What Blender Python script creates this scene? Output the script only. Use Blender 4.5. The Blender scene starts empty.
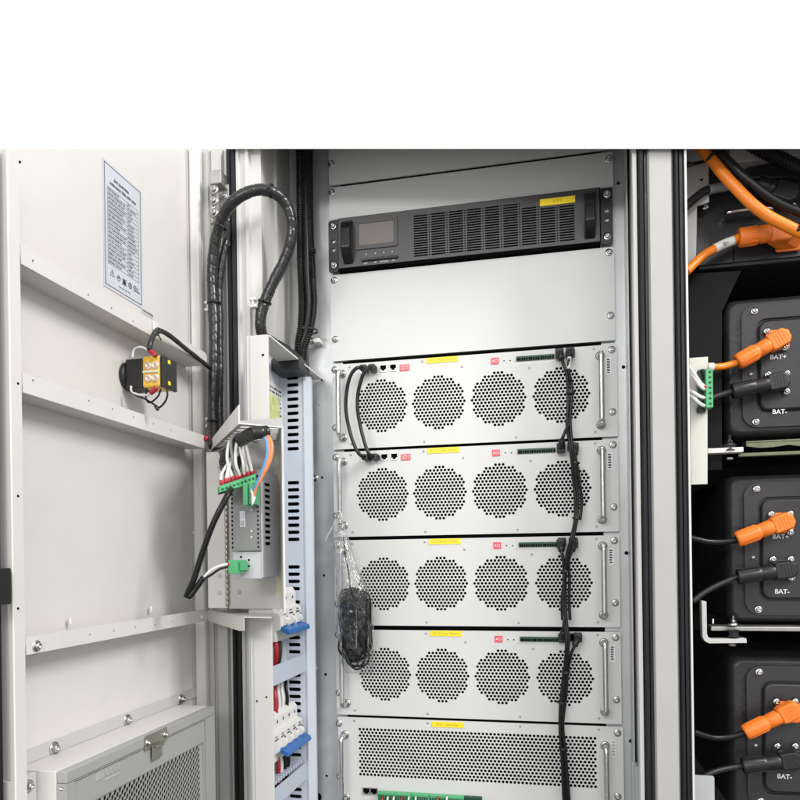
import bpy, bmesh, math, random
from mathutils import Vector, Matrix
from mathutils.geometry import delaunay_2d_cdt
random.seed(7)
scene = bpy.context.scene
COL = scene.collection
R = math.radians

# ------------------------------------------------------------------ camera
FPX, CY, YAW, ROLL = 700.0, 558.0, 0.2117, -0.0134      # focal length / horizon row for an 800 px frame
C = Vector((0.132, -1.186, 1.4))
D = Vector((-math.sin(YAW), math.cos(YAW), 0))
_r = Vector((math.cos(YAW), math.sin(YAW), 0)); _u = Vector((0, 0, 1))
RX = math.cos(ROLL) * _r + math.sin(ROLL) * _u
UX = -math.sin(ROLL) * _r + math.cos(ROLL) * _u
cam = bpy.data.cameras.new('camera'); camo = bpy.data.objects.new('camera', cam); COL.objects.link(camo)
camo.matrix_world = Matrix(((RX.x, UX.x, -D.x, C.x), (RX.y, UX.y, -D.y, C.y), (RX.z, UX.z, -D.z, C.z), (0, 0, 0, 1)))
cam.sensor_width = 36; cam.lens = 36 * FPX / 800; cam.shift_y = (CY - 400) / 800
cam.clip_start = 0.02; cam.clip_end = 200
scene.camera = camo
# ------------------------------------------------------------------ world, lamps, exposure
w = bpy.data.worlds.new('World'); scene.world = w; w.use_nodes = True
bg = w.node_tree.nodes['Background']; bg.inputs[0].default_value = (1, 1, 1, 1); bg.inputs[1].default_value = 0.86

def area(name, loc, target, size, energy, color):
    l = bpy.data.lights.new(name, 'AREA'); l.shape = 'RECTANGLE'; l.size, l.size_y = size
    l.energy = energy; l.color = color
    o = bpy.data.objects.new(name, l); COL.objects.link(o); o.location = loc
    o.rotation_euler = (Vector(target) - Vector(loc)).to_track_quat('-Z', 'Y').to_euler(); return o
area('ceiling_lamp', (2.2, -1.3, 3.3), (-0.4, -0.2, 1.4), (0.5, 1.2), 62, (1, 0.975, 0.94))
area('ceiling_lamp', (-0.6, -3.5, 2.55), (0.1, 0, 1.5), (1.8, 0.5), 34, (1, 0.985, 0.96))
area('ceiling_lamp', (1.4, -2.8, 3.2), (-0.2, 0, 1.4), (1.6, 0.5), 10, (1, 0.985, 0.96))
vs = scene.view_settings
scene.display_settings.display_device = 'sRGB'
vs.view_transform = 'Standard'; vs.look = 'None'; vs.exposure = 0.35; vs.gamma = 1.0

# ------------------------------------------------------------------ helpers
def ray(px, py): return D + RX * ((px - 400) / FPX) + UX * ((CY - py) / FPX)
def PY(px, py, Y=0.0):                       # the point on the vertical plane y = Y seen at a pixel of the photograph
    v = ray(px, py); return C + v * ((Y - C.y) / v.y)
def PX(px, py, X):
    v = ray(px, py); return C + v * ((X - C.x) / v.x)
def XY(px, Y): return PY(px, 558, Y).x
TOPN = (UX * FPX - D * 409.0).normalized()   # the roof of the cabinet slopes down to its front edge

MATS = {}
def mat(name, col, rough=0.5, metal=0.0, bump=0.0, bscale=300, var=0.0, vscale=8, coat=0.0, spec=0.5, stretch=None, wave=0.0):
    if name in MATS: return MATS[name]
    m = bpy.data.materials.new(name); m.use_nodes = True; nt = m.node_tree; b = nt.nodes['Principled BSDF']
    b.inputs['Base Color'].default_value = (*col, 1); b.inputs['Roughness'].default_value = rough
    b.inputs['Metallic'].default_value = metal; b.inputs['Coat Weight'].default_value = coat
    b.inputs['Specular IOR Level'].default_value = spec
    tc = nt.nodes.new('ShaderNodeTexCoord'); src = tc.outputs['Object']
    if stretch:
        mp = nt.nodes.new('ShaderNodeMapping'); mp.inputs['Scale'].default_value = stretch
        nt.links.new(src, mp.inputs[0]); src = mp.outputs[0]
    if var:
        n = nt.nodes.new('ShaderNodeTexNoise'); n.inputs['Scale'].default_value = vscale; n.inputs['Detail'].default_value = 6
        n.inputs['Roughness'].default_value = 0.65
        nt.links.new(src, n.inputs['Vector'])
        rp = nt.nodes.new('ShaderNodeMapRange'); rp.inputs[1].default_value = 0.3; rp.inputs[2].default_value = 0.7
        rp.inputs[3].default_value = 1 - var; rp.inputs[4].default_value = 1 + var
        nt.links.new(n.outputs['Fac'], rp.inputs[0])
        mx = nt.nodes.new('ShaderNodeVectorMath'); mx.operation = 'SCALE'; mx.inputs[0].default_value = col
        nt.links.new(rp.outputs[0], mx.inputs['Scale']); nt.links.new(mx.outputs[0], b.inputs['Base Color'])
        r2 = nt.nodes.new('ShaderNodeMapRange'); r2.inputs[1].default_value = 0.3; r2.inputs[2].default_value = 0.7
        r2.inputs[3].default_value = max(0.03, rough - var); r2.inputs[4].default_value = min(1, rough + var)
        nt.links.new(n.outputs['Fac'], r2.inputs[0]); nt.links.new(r2.outputs[0], b.inputs['Roughness'])
    if bump:
        n2 = nt.nodes.new('ShaderNodeTexNoise'); n2.inputs['Scale'].default_value = bscale; n2.inputs['Detail'].default_value = 3
        nt.links.new(src, n2.inputs['Vector'])
        bp = nt.nodes.new('ShaderNodeBump'); bp.inputs['Strength'].default_value = bump; bp.inputs['Distance'].default_value = 0.0006
        nt.links.new(n2.outputs['Fac'], bp.inputs['Height']); nt.links.new(bp.outputs[0], b.inputs['Normal'])
        if wave:
            n3 = nt.nodes.new('ShaderNodeTexNoise'); n3.inputs['Scale'].default_value = 9; n3.inputs['Detail'].default_value = 2
            nt.links.new(src, n3.inputs['Vector'])
            b3 = nt.nodes.new('ShaderNodeBump'); b3.inputs['Strength'].default_value = wave; b3.inputs['Distance'].default_value = 0.01
            nt.links.new(n3.outputs['Fac'], b3.inputs['Height']); nt.links.new(b3.outputs[0], bp.inputs['Normal'])
    MATS[name] = m; return m
PAINT = mat('warm white powder coat', (0.632, 0.617, 0.592), 0.4, bump=0.25, bscale=420, var=0.04, vscale=3, wave=0.25)
PAINT2 = mat('light grey powder coat', (0.50, 0.495, 0.482), 0.4, bump=0.25, bscale=420, var=0.04, vscale=4, wave=0.25)
MODULE = mat('module white paint', (0.585, 0.588, 0.578), 0.38, bump=0.2, bscale=500, var=0.035, vscale=5, wave=0.15)
ZINC = mat('zinc plated post', (0.50, 0.522, 0.525), 0.38, metal=0.4, bump=0.15, bscale=200, var=0.06, vscale=14)
LIP = mat('pale lip paint', (0.60, 0.592, 0.572), 0.35, bump=0.2, bscale=400, var=0.02, vscale=5)
BLUEW = mat('pale blue white coat', (0.565, 0.612, 0.69), 0.4, bump=0.2, bscale=400, var=0.03, vscale=6)
BLUE = mat('pale blue coat', (0.47, 0.53, 0.625), 0.4, bump=0.2, bscale=400, var=0.03, vscale=6)
FILTER = mat('grey filter frame paint', (0.34, 0.345, 0.34), 0.42, bump=0.35, bscale=350, var=0.03, vscale=6)
RUBBER = mat('black rubber gasket', (0.016, 0.0155, 0.018), 0.5, bump=0.3, bscale=150, var=0.15, vscale=30, spec=0.2)
HOLE = mat('dark interior', (0.003, 0.003, 0.0035), 0.9, var=0.2, spec=0.05)
GAP = mat('dark chassis', (0.02, 0.02, 0.021), 0.7, var=0.2)
BLACKP = mat('black moulded plastic', (0.011, 0.011, 0.012), 0.42, bump=0.4, bscale=300, var=0.1, vscale=20)
BLACKG = mat('black glossy sheath', (0.008, 0.008, 0.0085), 0.30, bump=0.3, bscale=180, var=0.1, vscale=40, spec=0.28)
WRAPM = mat('black spiral wrap', (0.017, 0.016, 0.017), 0.26, bump=0.5, bscale=160, var=0.12, vscale=40)
UPSM = mat('charcoal face plastic', (0.052, 0.050, 0.051), 0.38, bump=0.4, bscale=450, var=0.08, vscale=12)
PACKM = mat('black textured pack paint', (0.021, 0.0205, 0.0225), 0.40, bump=1.0, bscale=130, var=0.14, vscale=25, spec=0.4)
PACKS = mat('smooth dark pack cover', (0.026, 0.025, 0.028), 0.36, bump=0.35, bscale=300, var=0.1, vscale=12, spec=0.45)
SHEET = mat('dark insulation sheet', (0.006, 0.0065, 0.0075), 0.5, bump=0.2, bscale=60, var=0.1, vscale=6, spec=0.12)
STEEL = mat('bright steel', (0.56, 0.555, 0.54), 0.22, metal=1.0, bump=0.15, bscale=300, var=0.08, vscale=60)
STEELD = mat('dull steel', (0.40, 0.395, 0.385), 0.36, metal=0.9, bump=0.2, bscale=300, var=0.08, vscale=40)
BRASS = mat('brassy zinc latch', (0.40, 0.385, 0.33), 0.3, metal=0.9, bump=0.2, bscale=200, var=0.1, vscale=40)
ORANGE = mat('orange cable sheath', (0.78, 0.205, 0.010), 0.36, bump=0.25, bscale=90, var=0.05, vscale=14)
ORANGEP = mat('orange plug plastic', (0.80, 0.185, 0.018), 0.45, bump=0.35, bscale=260, var=0.04, vscale=20)
YELLOW = mat('yellow label vinyl', (0.88, 0.66, 0.012), 0.4, bump=0.1, var=0.04, vscale=30)
YINK = mat('dark ochre print', (0.33, 0.25, 0.01), 0.5, var=0.1)
RED = mat('red label vinyl', (0.72, 0.085, 0.095), 0.4, var=0.05, vscale=30)
REDP = mat('red sleeve plastic', (0.38, 0.016, 0.03), 0.35, var=0.1, vscale=40)
WHITEP = mat('white plastic', (0.68, 0.675, 0.65), 0.38, bump=0.15, var=0.03, vscale=30)
WHITEI = mat('white print', (0.8, 0.8, 0.8), 0.5, var=0.03)
INK = mat('dark print', (0.055, 0.06, 0.085), 0.6, var=0.1)
LABELM = mat('silver label foil', (0.53, 0.555, 0.60), 0.4, bump=0.1, bscale=80, var=0.03, vscale=12)
GREEN = mat('green terminal plastic', (0.07, 0.36, 0.15), 0.4, bump=0.2, var=0.08, vscale=60)
GREEND = mat('dark green terminal plastic', (0.012, 0.06, 0.035), 0.45, var=0.1, vscale=60)
CTRL = mat('grey controller plastic', (0.20, 0.205, 0.20), 0.5, bump=0.4, bscale=300, var=0.05, vscale=20)
CTRLL = mat('lavender grey metal', (0.50, 0.50, 0.53), 0.42, metal=0.2, bump=0.2, var=0.04, vscale=14)
BLUEH = mat('blue toggle plastic', (0.022, 0.12, 0.38), 0.35, bump=0.1, var=0.06, vscale=40)
BLUEWIRE = mat('blue wire', (0.10, 0.30, 0.58), 0.4, var=0.05)
ORWIRE = mat('orange wire', (0.75, 0.27, 0.12), 0.4, var=0.05)
COIL = mat('yellow coil tape', (0.80, 0.50, 0.06), 0.32, bump=0.6, bscale=120, var=0.25, vscale=90)
LCD = mat('greyish pink display glass', (0.17, 0.148, 0.142), 0.25, var=0.05, vscale=10)
TAPE = mat('yellowed clear tape', (0.62, 0.62, 0.46), 0.25, bump=0.7, bscale=60, var=0.08, vscale=30)
GRIPG = mat('grey heat sleeve', (0.20, 0.215, 0.215), 0.5, var=0.06, vscale=30)
OLIVE = mat('olive zinc rail', (0.15, 0.16, 0.10), 0.34, metal=0.6, bump=0.3, bscale=90, var=0.15, vscale=20)
PCBL = mat('yellow green label print', (0.55, 0.60, 0.26), 0.5, var=0.3, vscale=60)
FLOORM = mat('grey epoxy floor', (0.12, 0.12, 0.118), 0.4, bump=0.2, bscale=30, var=0.05, vscale=2)

PAPER = mat('white label paper', (0.80, 0.80, 0.79), 0.5, var=0.03, vscale=30)
MULL = mat('grey mullion paint', (0.395, 0.392, 0.378), 0.4, bump=0.25, bscale=400, var=0.04, vscale=5, wave=0.2)
BRKT = mat('yellowish white coat', (0.56, 0.565, 0.50), 0.45, bump=0.2, var=0.04, vscale=20)
def wire_bag():
    m = bpy.data.materials.new('clear crumpled plastic'); m.use_nodes = True; nt = m.node_tree
    for n in list(nt.nodes): nt.nodes.remove(n)
    out = nt.nodes.new('ShaderNodeOutputMaterial'); mx = nt.nodes.new('ShaderNodeMixShader')
    tr = nt.nodes.new('ShaderNodeBsdfTransparent'); gl = nt.nodes.new('ShaderNodeBsdfGlossy')
    tr.inputs[0].default_value = (0.93, 0.935, 0.93, 1); gl.inputs['Roughness'].default_value = 0.06
    gl.inputs[0].default_value = (0.9, 0.9, 0.9, 1)
    tc = nt.nodes.new('ShaderNodeTexCoord'); n = nt.nodes.new('ShaderNodeTexNoise'); n.inputs['Scale'].default_value = 70
    n.inputs['Detail'].default_value = 3; n.inputs['Distortion'].default_value = 1.5
    mp = nt.nodes.new('ShaderNodeMapping'); mp.inputs['Scale'].default_value = (1, 1, 0.45)
    bp = nt.nodes.new('ShaderNodeBump'); bp.inputs['Strength'].default_value = 1.0; bp.inputs['Distance'].default_value = 0.004
    nt.links.new(tc.outputs['Object'], mp.inputs[0]); nt.links.new(mp.outputs[0], n.inputs['Vector'])
    nt.links.new(n.outputs['Fac'], bp.inputs['Height']); nt.links.new(bp.outputs[0], gl.inputs['Normal'])
    lw = nt.nodes.new('ShaderNodeLayerWeight'); lw.inputs[0].default_value = 0.35; nt.links.new(bp.outputs[0], lw.inputs['Normal'])
    mr = nt.nodes.new('ShaderNodeMapRange'); mr.inputs[1].default_value = 0.12; mr.inputs[3].default_value = 0.07; mr.inputs[4].default_value = 0.95
    nt.links.new(lw.outputs['Facing'], mr.inputs[0]); nt.links.new(mr.outputs[0], mx.inputs[0])
    nt.links.new(tr.outputs[0], mx.inputs[1]); nt.links.new(gl.outputs[0], mx.inputs[2]); nt.links.new(mx.outputs[0], out.inputs[0])
    return m
BAGM = wire_bag()

def tag(o, label=None, cat=None, group=None, kind=None):
    if label: o['label'] = label
    if cat: o['category'] = cat
    if group: o['group'] = group
    if kind: o['kind'] = kind
    return o
def thing(name, label, cat, loc, group=None):
    o = bpy.data.objects.new(name, None); COL.objects.link(o); o.location = loc; o.empty_display_size = 0.02
    return tag(o, label, cat, group)
def kids(o): return [x for x in COL.objects if x.parent == o]
def copy_tree(o, parent=None):
    c = o.copy(); COL.objects.link(c)
    if parent is not None: c.parent = parent
    for ch in kids(o): copy_tree(ch, c)
    return c

class MB:
    """collects shapes in world space, then links them as one mesh object"""
    def __init__(s): s.bm = bmesh.new()
    def faces_from(s, verts, faces, smooth=False):
        vs = [s.bm.verts.new(v) for v in verts]
        for f in faces:
            try:
                q = s.bm.faces.new([vs[i] for i in f]); q.smooth = smooth
            except ValueError: pass
        return s
    def box(s, a, b, bev=0.0006, M=None):
        x0, x1 = sorted((a[0], b[0])); y0, y1 = sorted((a[1], b[1])); z0, z1 = sorted((a[2], b[2]))
        t = bmesh.new()
        vs = [t.verts.new((x, y, z)) for x in (x0, x1) for y in (y0, y1) for z in (z0, z1)]
        for f in ((0, 1, 3, 2), (4, 6, 7, 5), (0, 4, 5, 1), (2, 3, 7, 6), (0, 2, 6, 4), (1, 5, 7, 3)): t.faces.new([vs[i] for i in f])
        m = min(x1 - x0, y1 - y0, z1 - z0)
        if bev and m > 0: bmesh.ops.bevel(t, geom=t.edges[:], offset=min(bev, m * 0.3), segments=2, affect='EDGES', profile=0.5)
        s.absorb(t, M); return s
    def absorb(s, t, M=None):
        t.verts.index_update()
        vs = [s.bm.verts.new(M @ v.co if M else v.co) for v in t.verts]
        for f in t.faces:
            q = s.bm.faces.new([vs[v.index] for v in f.verts]); q.smooth = f.smooth
        t.free()
    def prism(s, poly, z0, z1, bev=0.0):                       # plan polygon (x, y) pulled up
        return s.extr([(Vector((x, y, z0))) for x, y in poly], Vector((0, 0, z1 - z0)), bev)
    def extr(s, pts, vec, bev=0.0):                             # a flat polygon of points pulled along a vector
        t = bmesh.new(); n = len(pts)
        a = [t.verts.new(p) for p in pts]; b = [t.verts.new(Vector(p) + Vector(vec)) for p in pts]
        t.faces.new(a[::-1]); t.faces.new(b)
        for i in range(n): t.faces.new((a[i], a[(i + 1) % n], b[(i + 1) % n], b[i]))
        bmesh.ops.recalc_face_normals(t, faces=t.faces[:])
        if bev: bmesh.ops.bevel(t, geom=t.edges[:], offset=bev, segments=2, affect='EDGES', profile=0.5)
        s.absorb(t); return s
    def lathe(s, prof, o, axis, seg=16, smooth=True):           # (radius, height) pairs turned about an axis
        ax = Vector(axis).normalized(); t = ax.orthogonal().normalized(); b = ax.cross(t); o = Vector(o)
        rings = []
        for r, h in prof:
            if r < 1e-7: rings.append([s.bm.verts.new(o + ax * h)])
            else: rings.append([s.bm.verts.new(o + ax * h + (t * math.cos(2 * math.pi * k / seg) + b * math.sin(2 * math.pi * k / seg)) * r) for k in range(seg)])
        for A, B in zip(rings, rings[1:]):
            for k in range(seg):
                k2 = (k + 1) % seg
                f = ([A[0], B[k2], B[k]] if len(A) == 1 else [A[k], A[k2], B[0]] if len(B) == 1 else [A[k], A[k2], B[k2], B[k]])
                if len(A) == 1 and len(B) == 1: continue
                q = s.bm.faces.new(f); q.smooth = smooth
        return s
    def cyl(s, a, b, r, seg=16, smooth=True):
        a, b = Vector(a), Vector(b); h = (b - a).length; e = min(r * 0.15, h * 0.3)
        return s.lathe([(0, 0), (r - e, 0), (r, e), (r, h - e), (r - e, h), (0, h)], a, b - a, seg, smooth)
    def tube(s, pts, r, seg=10, step=0.004, rf=None):
        P = smooth_path(pts, step); n = len(P)
        T = [(P[min(i + 1, n - 1)] - P[max(i - 1, 0)]).normalized() for i in range(n)]
        N = T[0].orthogonal().normalized(); rings = []; L = 0
        for i in range(n):
            if i: L += (P[i] - P[i - 1]).length
            N = (N - T[i] * N.dot(T[i])).normalized(); B = T[i].cross(N)
            ring = []
            for k in range(seg):
                th = 2 * math.pi * k / seg
                rr = rf(L, th) if rf else r
                ring.append(s.bm.verts.new(P[i] + (N * math.cos(th) + B * math.sin(th)) * rr))
            rings.append(ring)
        for A, Bq in zip(rings, rings[1:]):
            for k in range(seg):
                q = s.bm.faces.new((A[k], A[(k + 1) % seg], Bq[(k + 1) % seg], Bq[k])); q.smooth = True
        s.bm.faces.new(rings[0][::-1]); s.bm.faces.new(rings[-1]); return s
    def perf(s, outer, holes, fn, thick):                       # sheet with real holes; fn(u, v, depth) -> point
        pts, eds = [], []
        loops = []
        for lp in [outer] + holes:
            if sum(p[0] * q[1] - q[0] * p[1] for p, q in zip(lp, lp[1:] + lp[:1])) < 0: lp = lp[::-1]
            i0 = len(pts); n = len(lp); pts += [Vector(p) for p in lp]
            eds += [(i0 + i, i0 + (i + 1) % n) for i in range(n)]; loops.append((i0, n))
        loops_i = [list(range(i0, i0 + n)) for i0, n in loops]
        vo, eo, fo, ov, oe, of = delaunay_2d_cdt(pts, [], loops_i, 0, 1e-7)
        vs = [s.bm.verts.new(fn(v.x, v.y, 0)) for v in vo]
        for f, src in zip(fo, of):
            if 0 in src and len(src) == 1: s.bm.faces.new([vs[i] for i in f])
        for i0, n in loops:
            a = [s.bm.verts.new(fn(*pts[i0 + i], 0)) for i in range(n)]; b = [s.bm.verts.new(fn(*pts[i0 + i], thick)) for i in range(n)]
            for i in range(n):
                q = s.bm.faces.new((a[i], b[i], b[(i + 1) % n], a[(i + 1) % n]))
                q.smooth = n > 5
        return s
    def text(s, body, size, o, ux, uz, align='CENTER', depth=0.0, bold=0.0):
        cu = bpy.data.curves.new('lettering', 'FONT'); cu.body = body; cu.size = size; cu.align_x = align; cu.align_y = 'CENTER'
        cu.extrude = depth; cu.offset = bold * size
        ob = bpy.data.objects.new('lettering', cu); COL.objects.link(ob)
        dg = bpy.context.evaluated_depsgraph_get(); me = bpy.data.meshes.new_from_object(ob.evaluated_get(dg))
        ux, uz = Vector(ux).normalized(), Vector(uz).normalized(); un = ux.cross(uz); o = Vector(o)
        vs = [s.bm.verts.new(o + ux * v.co.x + uz * v.co.y + un * v.co.z) for v in me.vertices]
        for p in me.polygons:
            try: s.bm.faces.new([vs[i] for i in p.vertices])
            except ValueError: pass
        bpy.data.objects.remove(ob); bpy.data.curves.remove(cu); bpy.data.meshes.remove(me); return s
    def build(s, name, m, parent=None, label=None):
        bm = s.bm
        if any((v.co - C).dot(TOPN) > 1e-5 for v in bm.verts):
            g = bm.verts[:] + bm.edges[:] + bm.faces[:]
            r = bmesh.ops.bisect_plane(bm, geom=g, dist=1e-6, plane_co=C, plane_no=TOPN, clear_outer=True)
            ed = [e for e in r['geom_cut'] if isinstance(e, bmesh.types.BMEdge)]
            if ed:
                try: bmesh.ops.triangle_fill(bm, edges=ed, use_beauty=True)
                except Exception: pass
        root = parent; 
        while root is not None and root.parent is not None: root = root.parent
        if root is not None: off = Vector(root.location)
        else:
            xs = [v.co for v in bm.verts]
            off = Vector(((min(p.x for p in xs) + max(p.x for p in xs)) / 2, (min(p.y for p in xs) + max(p.y for p in xs)) / 2, min(p.z for p in xs)))
        for v in bm.verts: v.co -= off
        me = bpy.data.meshes.new(name); bm.to_mesh(me); bm.free()
        o = bpy.data.objects.new(name, me); me.materials.append(m); COL.objects.link(o)
        if parent is not None: o.parent = parent
        else: o.location = off
        if label: o['label'] = label
        return o

def smooth_path(pts, step):
    P = [Vector(p) for p in pts]
    if len(P) == 2: 
        n = max(2, int((P[1] - P[0]).length / step)); return [P[0].lerp(P[1], i / n) for i in range(n + 1)]
    Q = [P[0] * 2 - P[1]] + P + [P[-1] * 2 - P[-2]]; out = []
    for i in range(1, len(Q) - 2):
        p0, p1, p2, p3 = Q[i - 1:i + 3]; n = max(1, int((p2 - p1).length / step))
        for k in range(n):
            t = k / n
            out.append(0.5 * (2 * p1 + (p2 - p0) * t + (2 * p0 - 5 * p1 + 4 * p2 - p3) * t * t + (3 * p1 - p0 - 3 * p2 + p3) * t ** 3))
    out.append(P[-1]); return out
def circle(cx, cy, r, n=10, ph=0.0): return [(cx + r * math.cos(2 * math.pi * k / n + ph), cy + r * math.sin(2 * math.pi * k / n + ph)) for k in range(n)]
def rrect(x0, y0, x1, y1, r, n=5):
    o = []
    for cx, cy, a in ((x1 - r, y1 - r, 0), (x0 + r, y1 - r, 90), (x0 + r, y0 + r, 180), (x1 - r, y0 + r, 270)):
        for k in range(n + 1): o.append((cx + r * math.cos(R(a + 90 * k / n)), cy + r * math.sin(R(a + 90 * k / n))))
    return o
def rect(x0, y0, x1, y1): return [(x0, y0), (x1, y0), (x1, y1), (x0, y1)]
def frontal(Y): return lambda u, v, d: Vector((u, Y + d, v))
def sidewise(X): return lambda u, v, d: Vector((X - d, u, v))
def screw(m, p, axis=(0, -1, 0), r=0.003, washer=True):
    ax = Vector(axis).normalized(); p = Vector(p)
    if washer: m.lathe([(r * 1.7, 0), (r * 1.7, r * .3), (r * 1.0, r * .35)], p, ax, 14)
    h = r * .35 if washer else 0
    m.lathe([(r, h), (r * 1.0, h + r * .7), (r * .8, h + r), (r * .42, h + r), (r * .42, h + r * .4), (0, h + r * .4)], p, ax, 12)
def tie(m, p, axis, r, wid=0.003):                              # a cable tie with its little head
    ax = Vector(axis).normalized(); p = Vector(p)
    m.lathe([(r, -wid / 2), (r + .0009, -wid / 2), (r + .0009, wid / 2), (r, wid / 2)], p, ax, 16)
    t = (Vector((0, -1, 0)) - ax * ax.y * -1); t.normalize()
    q = p + t * (r + .001)
    m.box(q - Vector((.0022, .0022, .0022)), q + Vector((.0022, .0022, .0022)), .0004)

ZB = 0.06                                                      # bottom of the cabinet above the floor
# ------------------------------------------------------------------ the setting
tag(MB().box((-40, -40, -0.05), (40, 40, 0)).build('floor', FLOORM), kind='structure')

# ------------------------------------------------------------------ cabinet shell
FY = -0.12
cab = thing('energy_cabinet', 'tall white steel cabinet housing with black door gaskets around its two bays', 'cabinet', (0, 0, 0))
def plan(name, m, pts, z0=ZB, z1=2.6, parent=cab, bev=0.0): return MB().prism(pts, z0, z1, bev).build(name, m, parent)
xl = lambda px, Y=FY: XY(px, Y)
BK = 0.42
# hinge side column, stepped and grooved
plan('hinge_column', PAINT2, [(xl(203), FY - .004), (xl(214), FY - .004), (xl(214), FY), (xl(216), FY + .004), (xl(217), FY - .002), (xl(227), FY - .002), (xl(228), FY + .006),
     (xl(229.5), FY + .006), (xl(230), FY - .001), (xl(232.4), FY - .001), (xl(232.4), FY + .03), (xl(203), FY + .03)])
plan('door_gasket', RUBBER, [(xl(232.6), FY + .02), (xl(232.8), FY - .005), (xl(234), FY - .009), (xl(237), FY - .009), (xl(237.6), FY - .004), (xl(238.3), FY - .008), (xl(241.6), FY - .006), (xl(242), FY + .02)])
plan('front_flange', LIP, [(xl(242.3), FY + .01), (xl(242.3), FY - .005), (xl(245), FY - .0055), (xl(246), FY - .002), (xl(251), FY - .002), (xl(252), FY - .007), (xl(255), FY - .007), (xl(256), FY), (xl(266), FY), (xl(266), FY + .01)])
XI = xl(266)
plan('side_panel', PAINT2, [(XI, FY + .0105), (XI, -.066), (XI + .005, -.066), (XI + .005, -.06), (XI, -.06), (XI, .012), (XI - .003, .012), (XI - .003, FY + .0105)])
plan('inner_panel', PAINT2, [(XI - .002, .016), (XY(330, .016), .016), (XY(330, .016), .02), (XI - .002, .02)])
XR = 0.2625
plan('bay_wall', PAINT2, [(XR, .03), (XR, FY + .0005), (XR + .003, FY + .0005), (XR + .003, .03)])
plan('mullion_lip', LIP, [(xl(637), FY), (xl(637.3), FY - .004), (xl(641.2), FY - .004), (xl(641.2), FY + .012), (xl(637), FY + .012)])
plan('door_gasket', RUBBER, [(xl(642), FY + .01), (xl(642.4), FY - .005), (xl(644), FY - .010), (xl(647), FY - .010), (xl(647.6), FY - .006), (xl(648.4), FY - .009), (xl(650.5), FY - .008), (xl(651.5), FY - .002), (xl(651.6), FY + .01)])
plan('mullion', MULL, [(xl(651.8), FY + .012), (xl(651.8), FY - .003), (xl(654), FY - .006), (xl(675.5), FY - .006), (xl(677.5), FY - .002), (xl(677.5), FY + .012)])
plan('door_gasket', RUBBER, [(xl(677.9), FY + .01), (xl(678.2), FY - .005), (xl(679.5), FY - .009), (xl(682), FY - .009), (xl(682.6), FY - .005), (xl(683.4), FY - .009), (xl(686.5), FY - .008), (xl(687.6), FY - .001), (xl(687.7), FY + .01)])
XP = xl(690.6)
plan('mullion_lip', LIP, [(xl(688.2), FY + .05), (xl(688.4), FY - .010), (xl(690.4), FY - .010), (XP, FY + .05)])
plan('bay_wall', GAP, [(xl(690), FY + .051), (xl(690), BK), (xl(690) - .004, BK), (xl(690) - .004, FY + .051)])
plan('back_panel', GAP, [(-.45, BK), (.95, BK), (.95, BK + .004), (-.45, BK + .004)])
plan('outer_side', PAINT, [(xl(203) - .001, FY + .005), (xl(203) - .004, FY + .005), (-.48, .0), (-.48, BK), (-.476, BK), (-.476, .0)])
plan('outer_side', PAINT, [(.955, FY), (.955, BK), (.96, BK), (.96, FY)])
# sloping roof sheet over the bays
_r0 = MB.build
def build_raw(self, *a):                                       # the roof itself lies on the slope and is not trimmed by it
    global TOPN
    k = TOPN; TOPN = Vector((0, 0, -1e-9)); o = _r0(self, *a); TOPN = k; return o
def roof():
    m = MB(); q = []
    for x, y in ((xl(241), FY - .014), (.96, FY - .014), (.96, BK), (-.48, BK)):
        v = Vector((x, y, 0)); z = -((v - C).dot(TOPN)) / TOPN.z; q.append(Vector((x, y, z + .0006)))
    m.extr(q, (0, 0, .0018)); return build_raw(m, 'roof', LIP, cab)
roof()
# rack posts with their punched holes
def post(x0, x1, holes, px_holes):
    hs = [circle(PY(a, b, .006).x, PY(a, b, .006).z, r, 12) for a, b, r in px_holes]
    m = MB(); m.perf(rect(x0, ZB, x1, 2.58), hs, frontal(.006), .003)
    o = m.build('rack_post', ZINC, cab)
    MB().box((x0 + .002, .011, ZB), (x1 - .002, .014, 2.5), 0).build('post_backing', HOLE, cab)
    return o
post(XY(311.5, .006), XY(352, .006), 0, [(322, 477.5, .0024), (324, 575.5, .0024), (325.5, 674.5, .0026), (326.5, 776, .0026), (321.5, 380, .002), (319, 405, .001), (317.5, 797, .008)])
for px, py in ((315.5, 478), (314.5, 668.5), (312.5, 341)):
    m = MB(); screw(m, PY(px, py, .0058), r=.0034); m.build('screw', STEEL, cab)
post(XY(604, .006), XR - .0005, 0, [(618.5, 183, .003), (623.5, 367, .003), (626.5, 553, .0032), (631, 741, .0034)])
MB().box((XR - .0062, -.028, ZB), (XR - .004, .0055, 2.5), .0004).build('post_flange', ZINC, cab)
# small catch plate at the foot of the right post
m = MB(); a = PY(632, 762, -.03); m.box((a.x, -.032, 1.0), (XR - .0004, -.029, a.z), .0006); m.box((XR - .0072, -.06, 1.0), (XR - .0004, -.0325, a.z + .001), .0006)
m.build('catch_plate', ZINC, cab)
# battery bay post
a = PY(685, 160, -.035)
m = MB(); m.perf([(xl(684, -.035), PY(690, 268, -.035).z), (PY(696, 268, -.035).x, PY(690, 268, -.035).z), (PY(697, 206, -.035).x, PY(697, 206, -.035).z), (PY(709, 202, -.035).x, PY(709, 202, -.035).z), (PY(709, 160, -.035).x, 2.4), (xl(684, -.035), 2.4)],
     [circle(PY(701.5, 179.5, -.035).x, PY(701.5, 179.5, -.035).z, .0026, 12)], frontal(-.035), .003)
m.build('bay_post', PAINT2, cab)
MB().box((XY(686, -.027), -.0275, PY(690, 190, -.03).z), (XY(705, -.027), -.025, 2.4), 0).build('post_backing', HOLE, cab)
m = MB()
for px, py in ((329, 555), (330, 690)): pass
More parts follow.
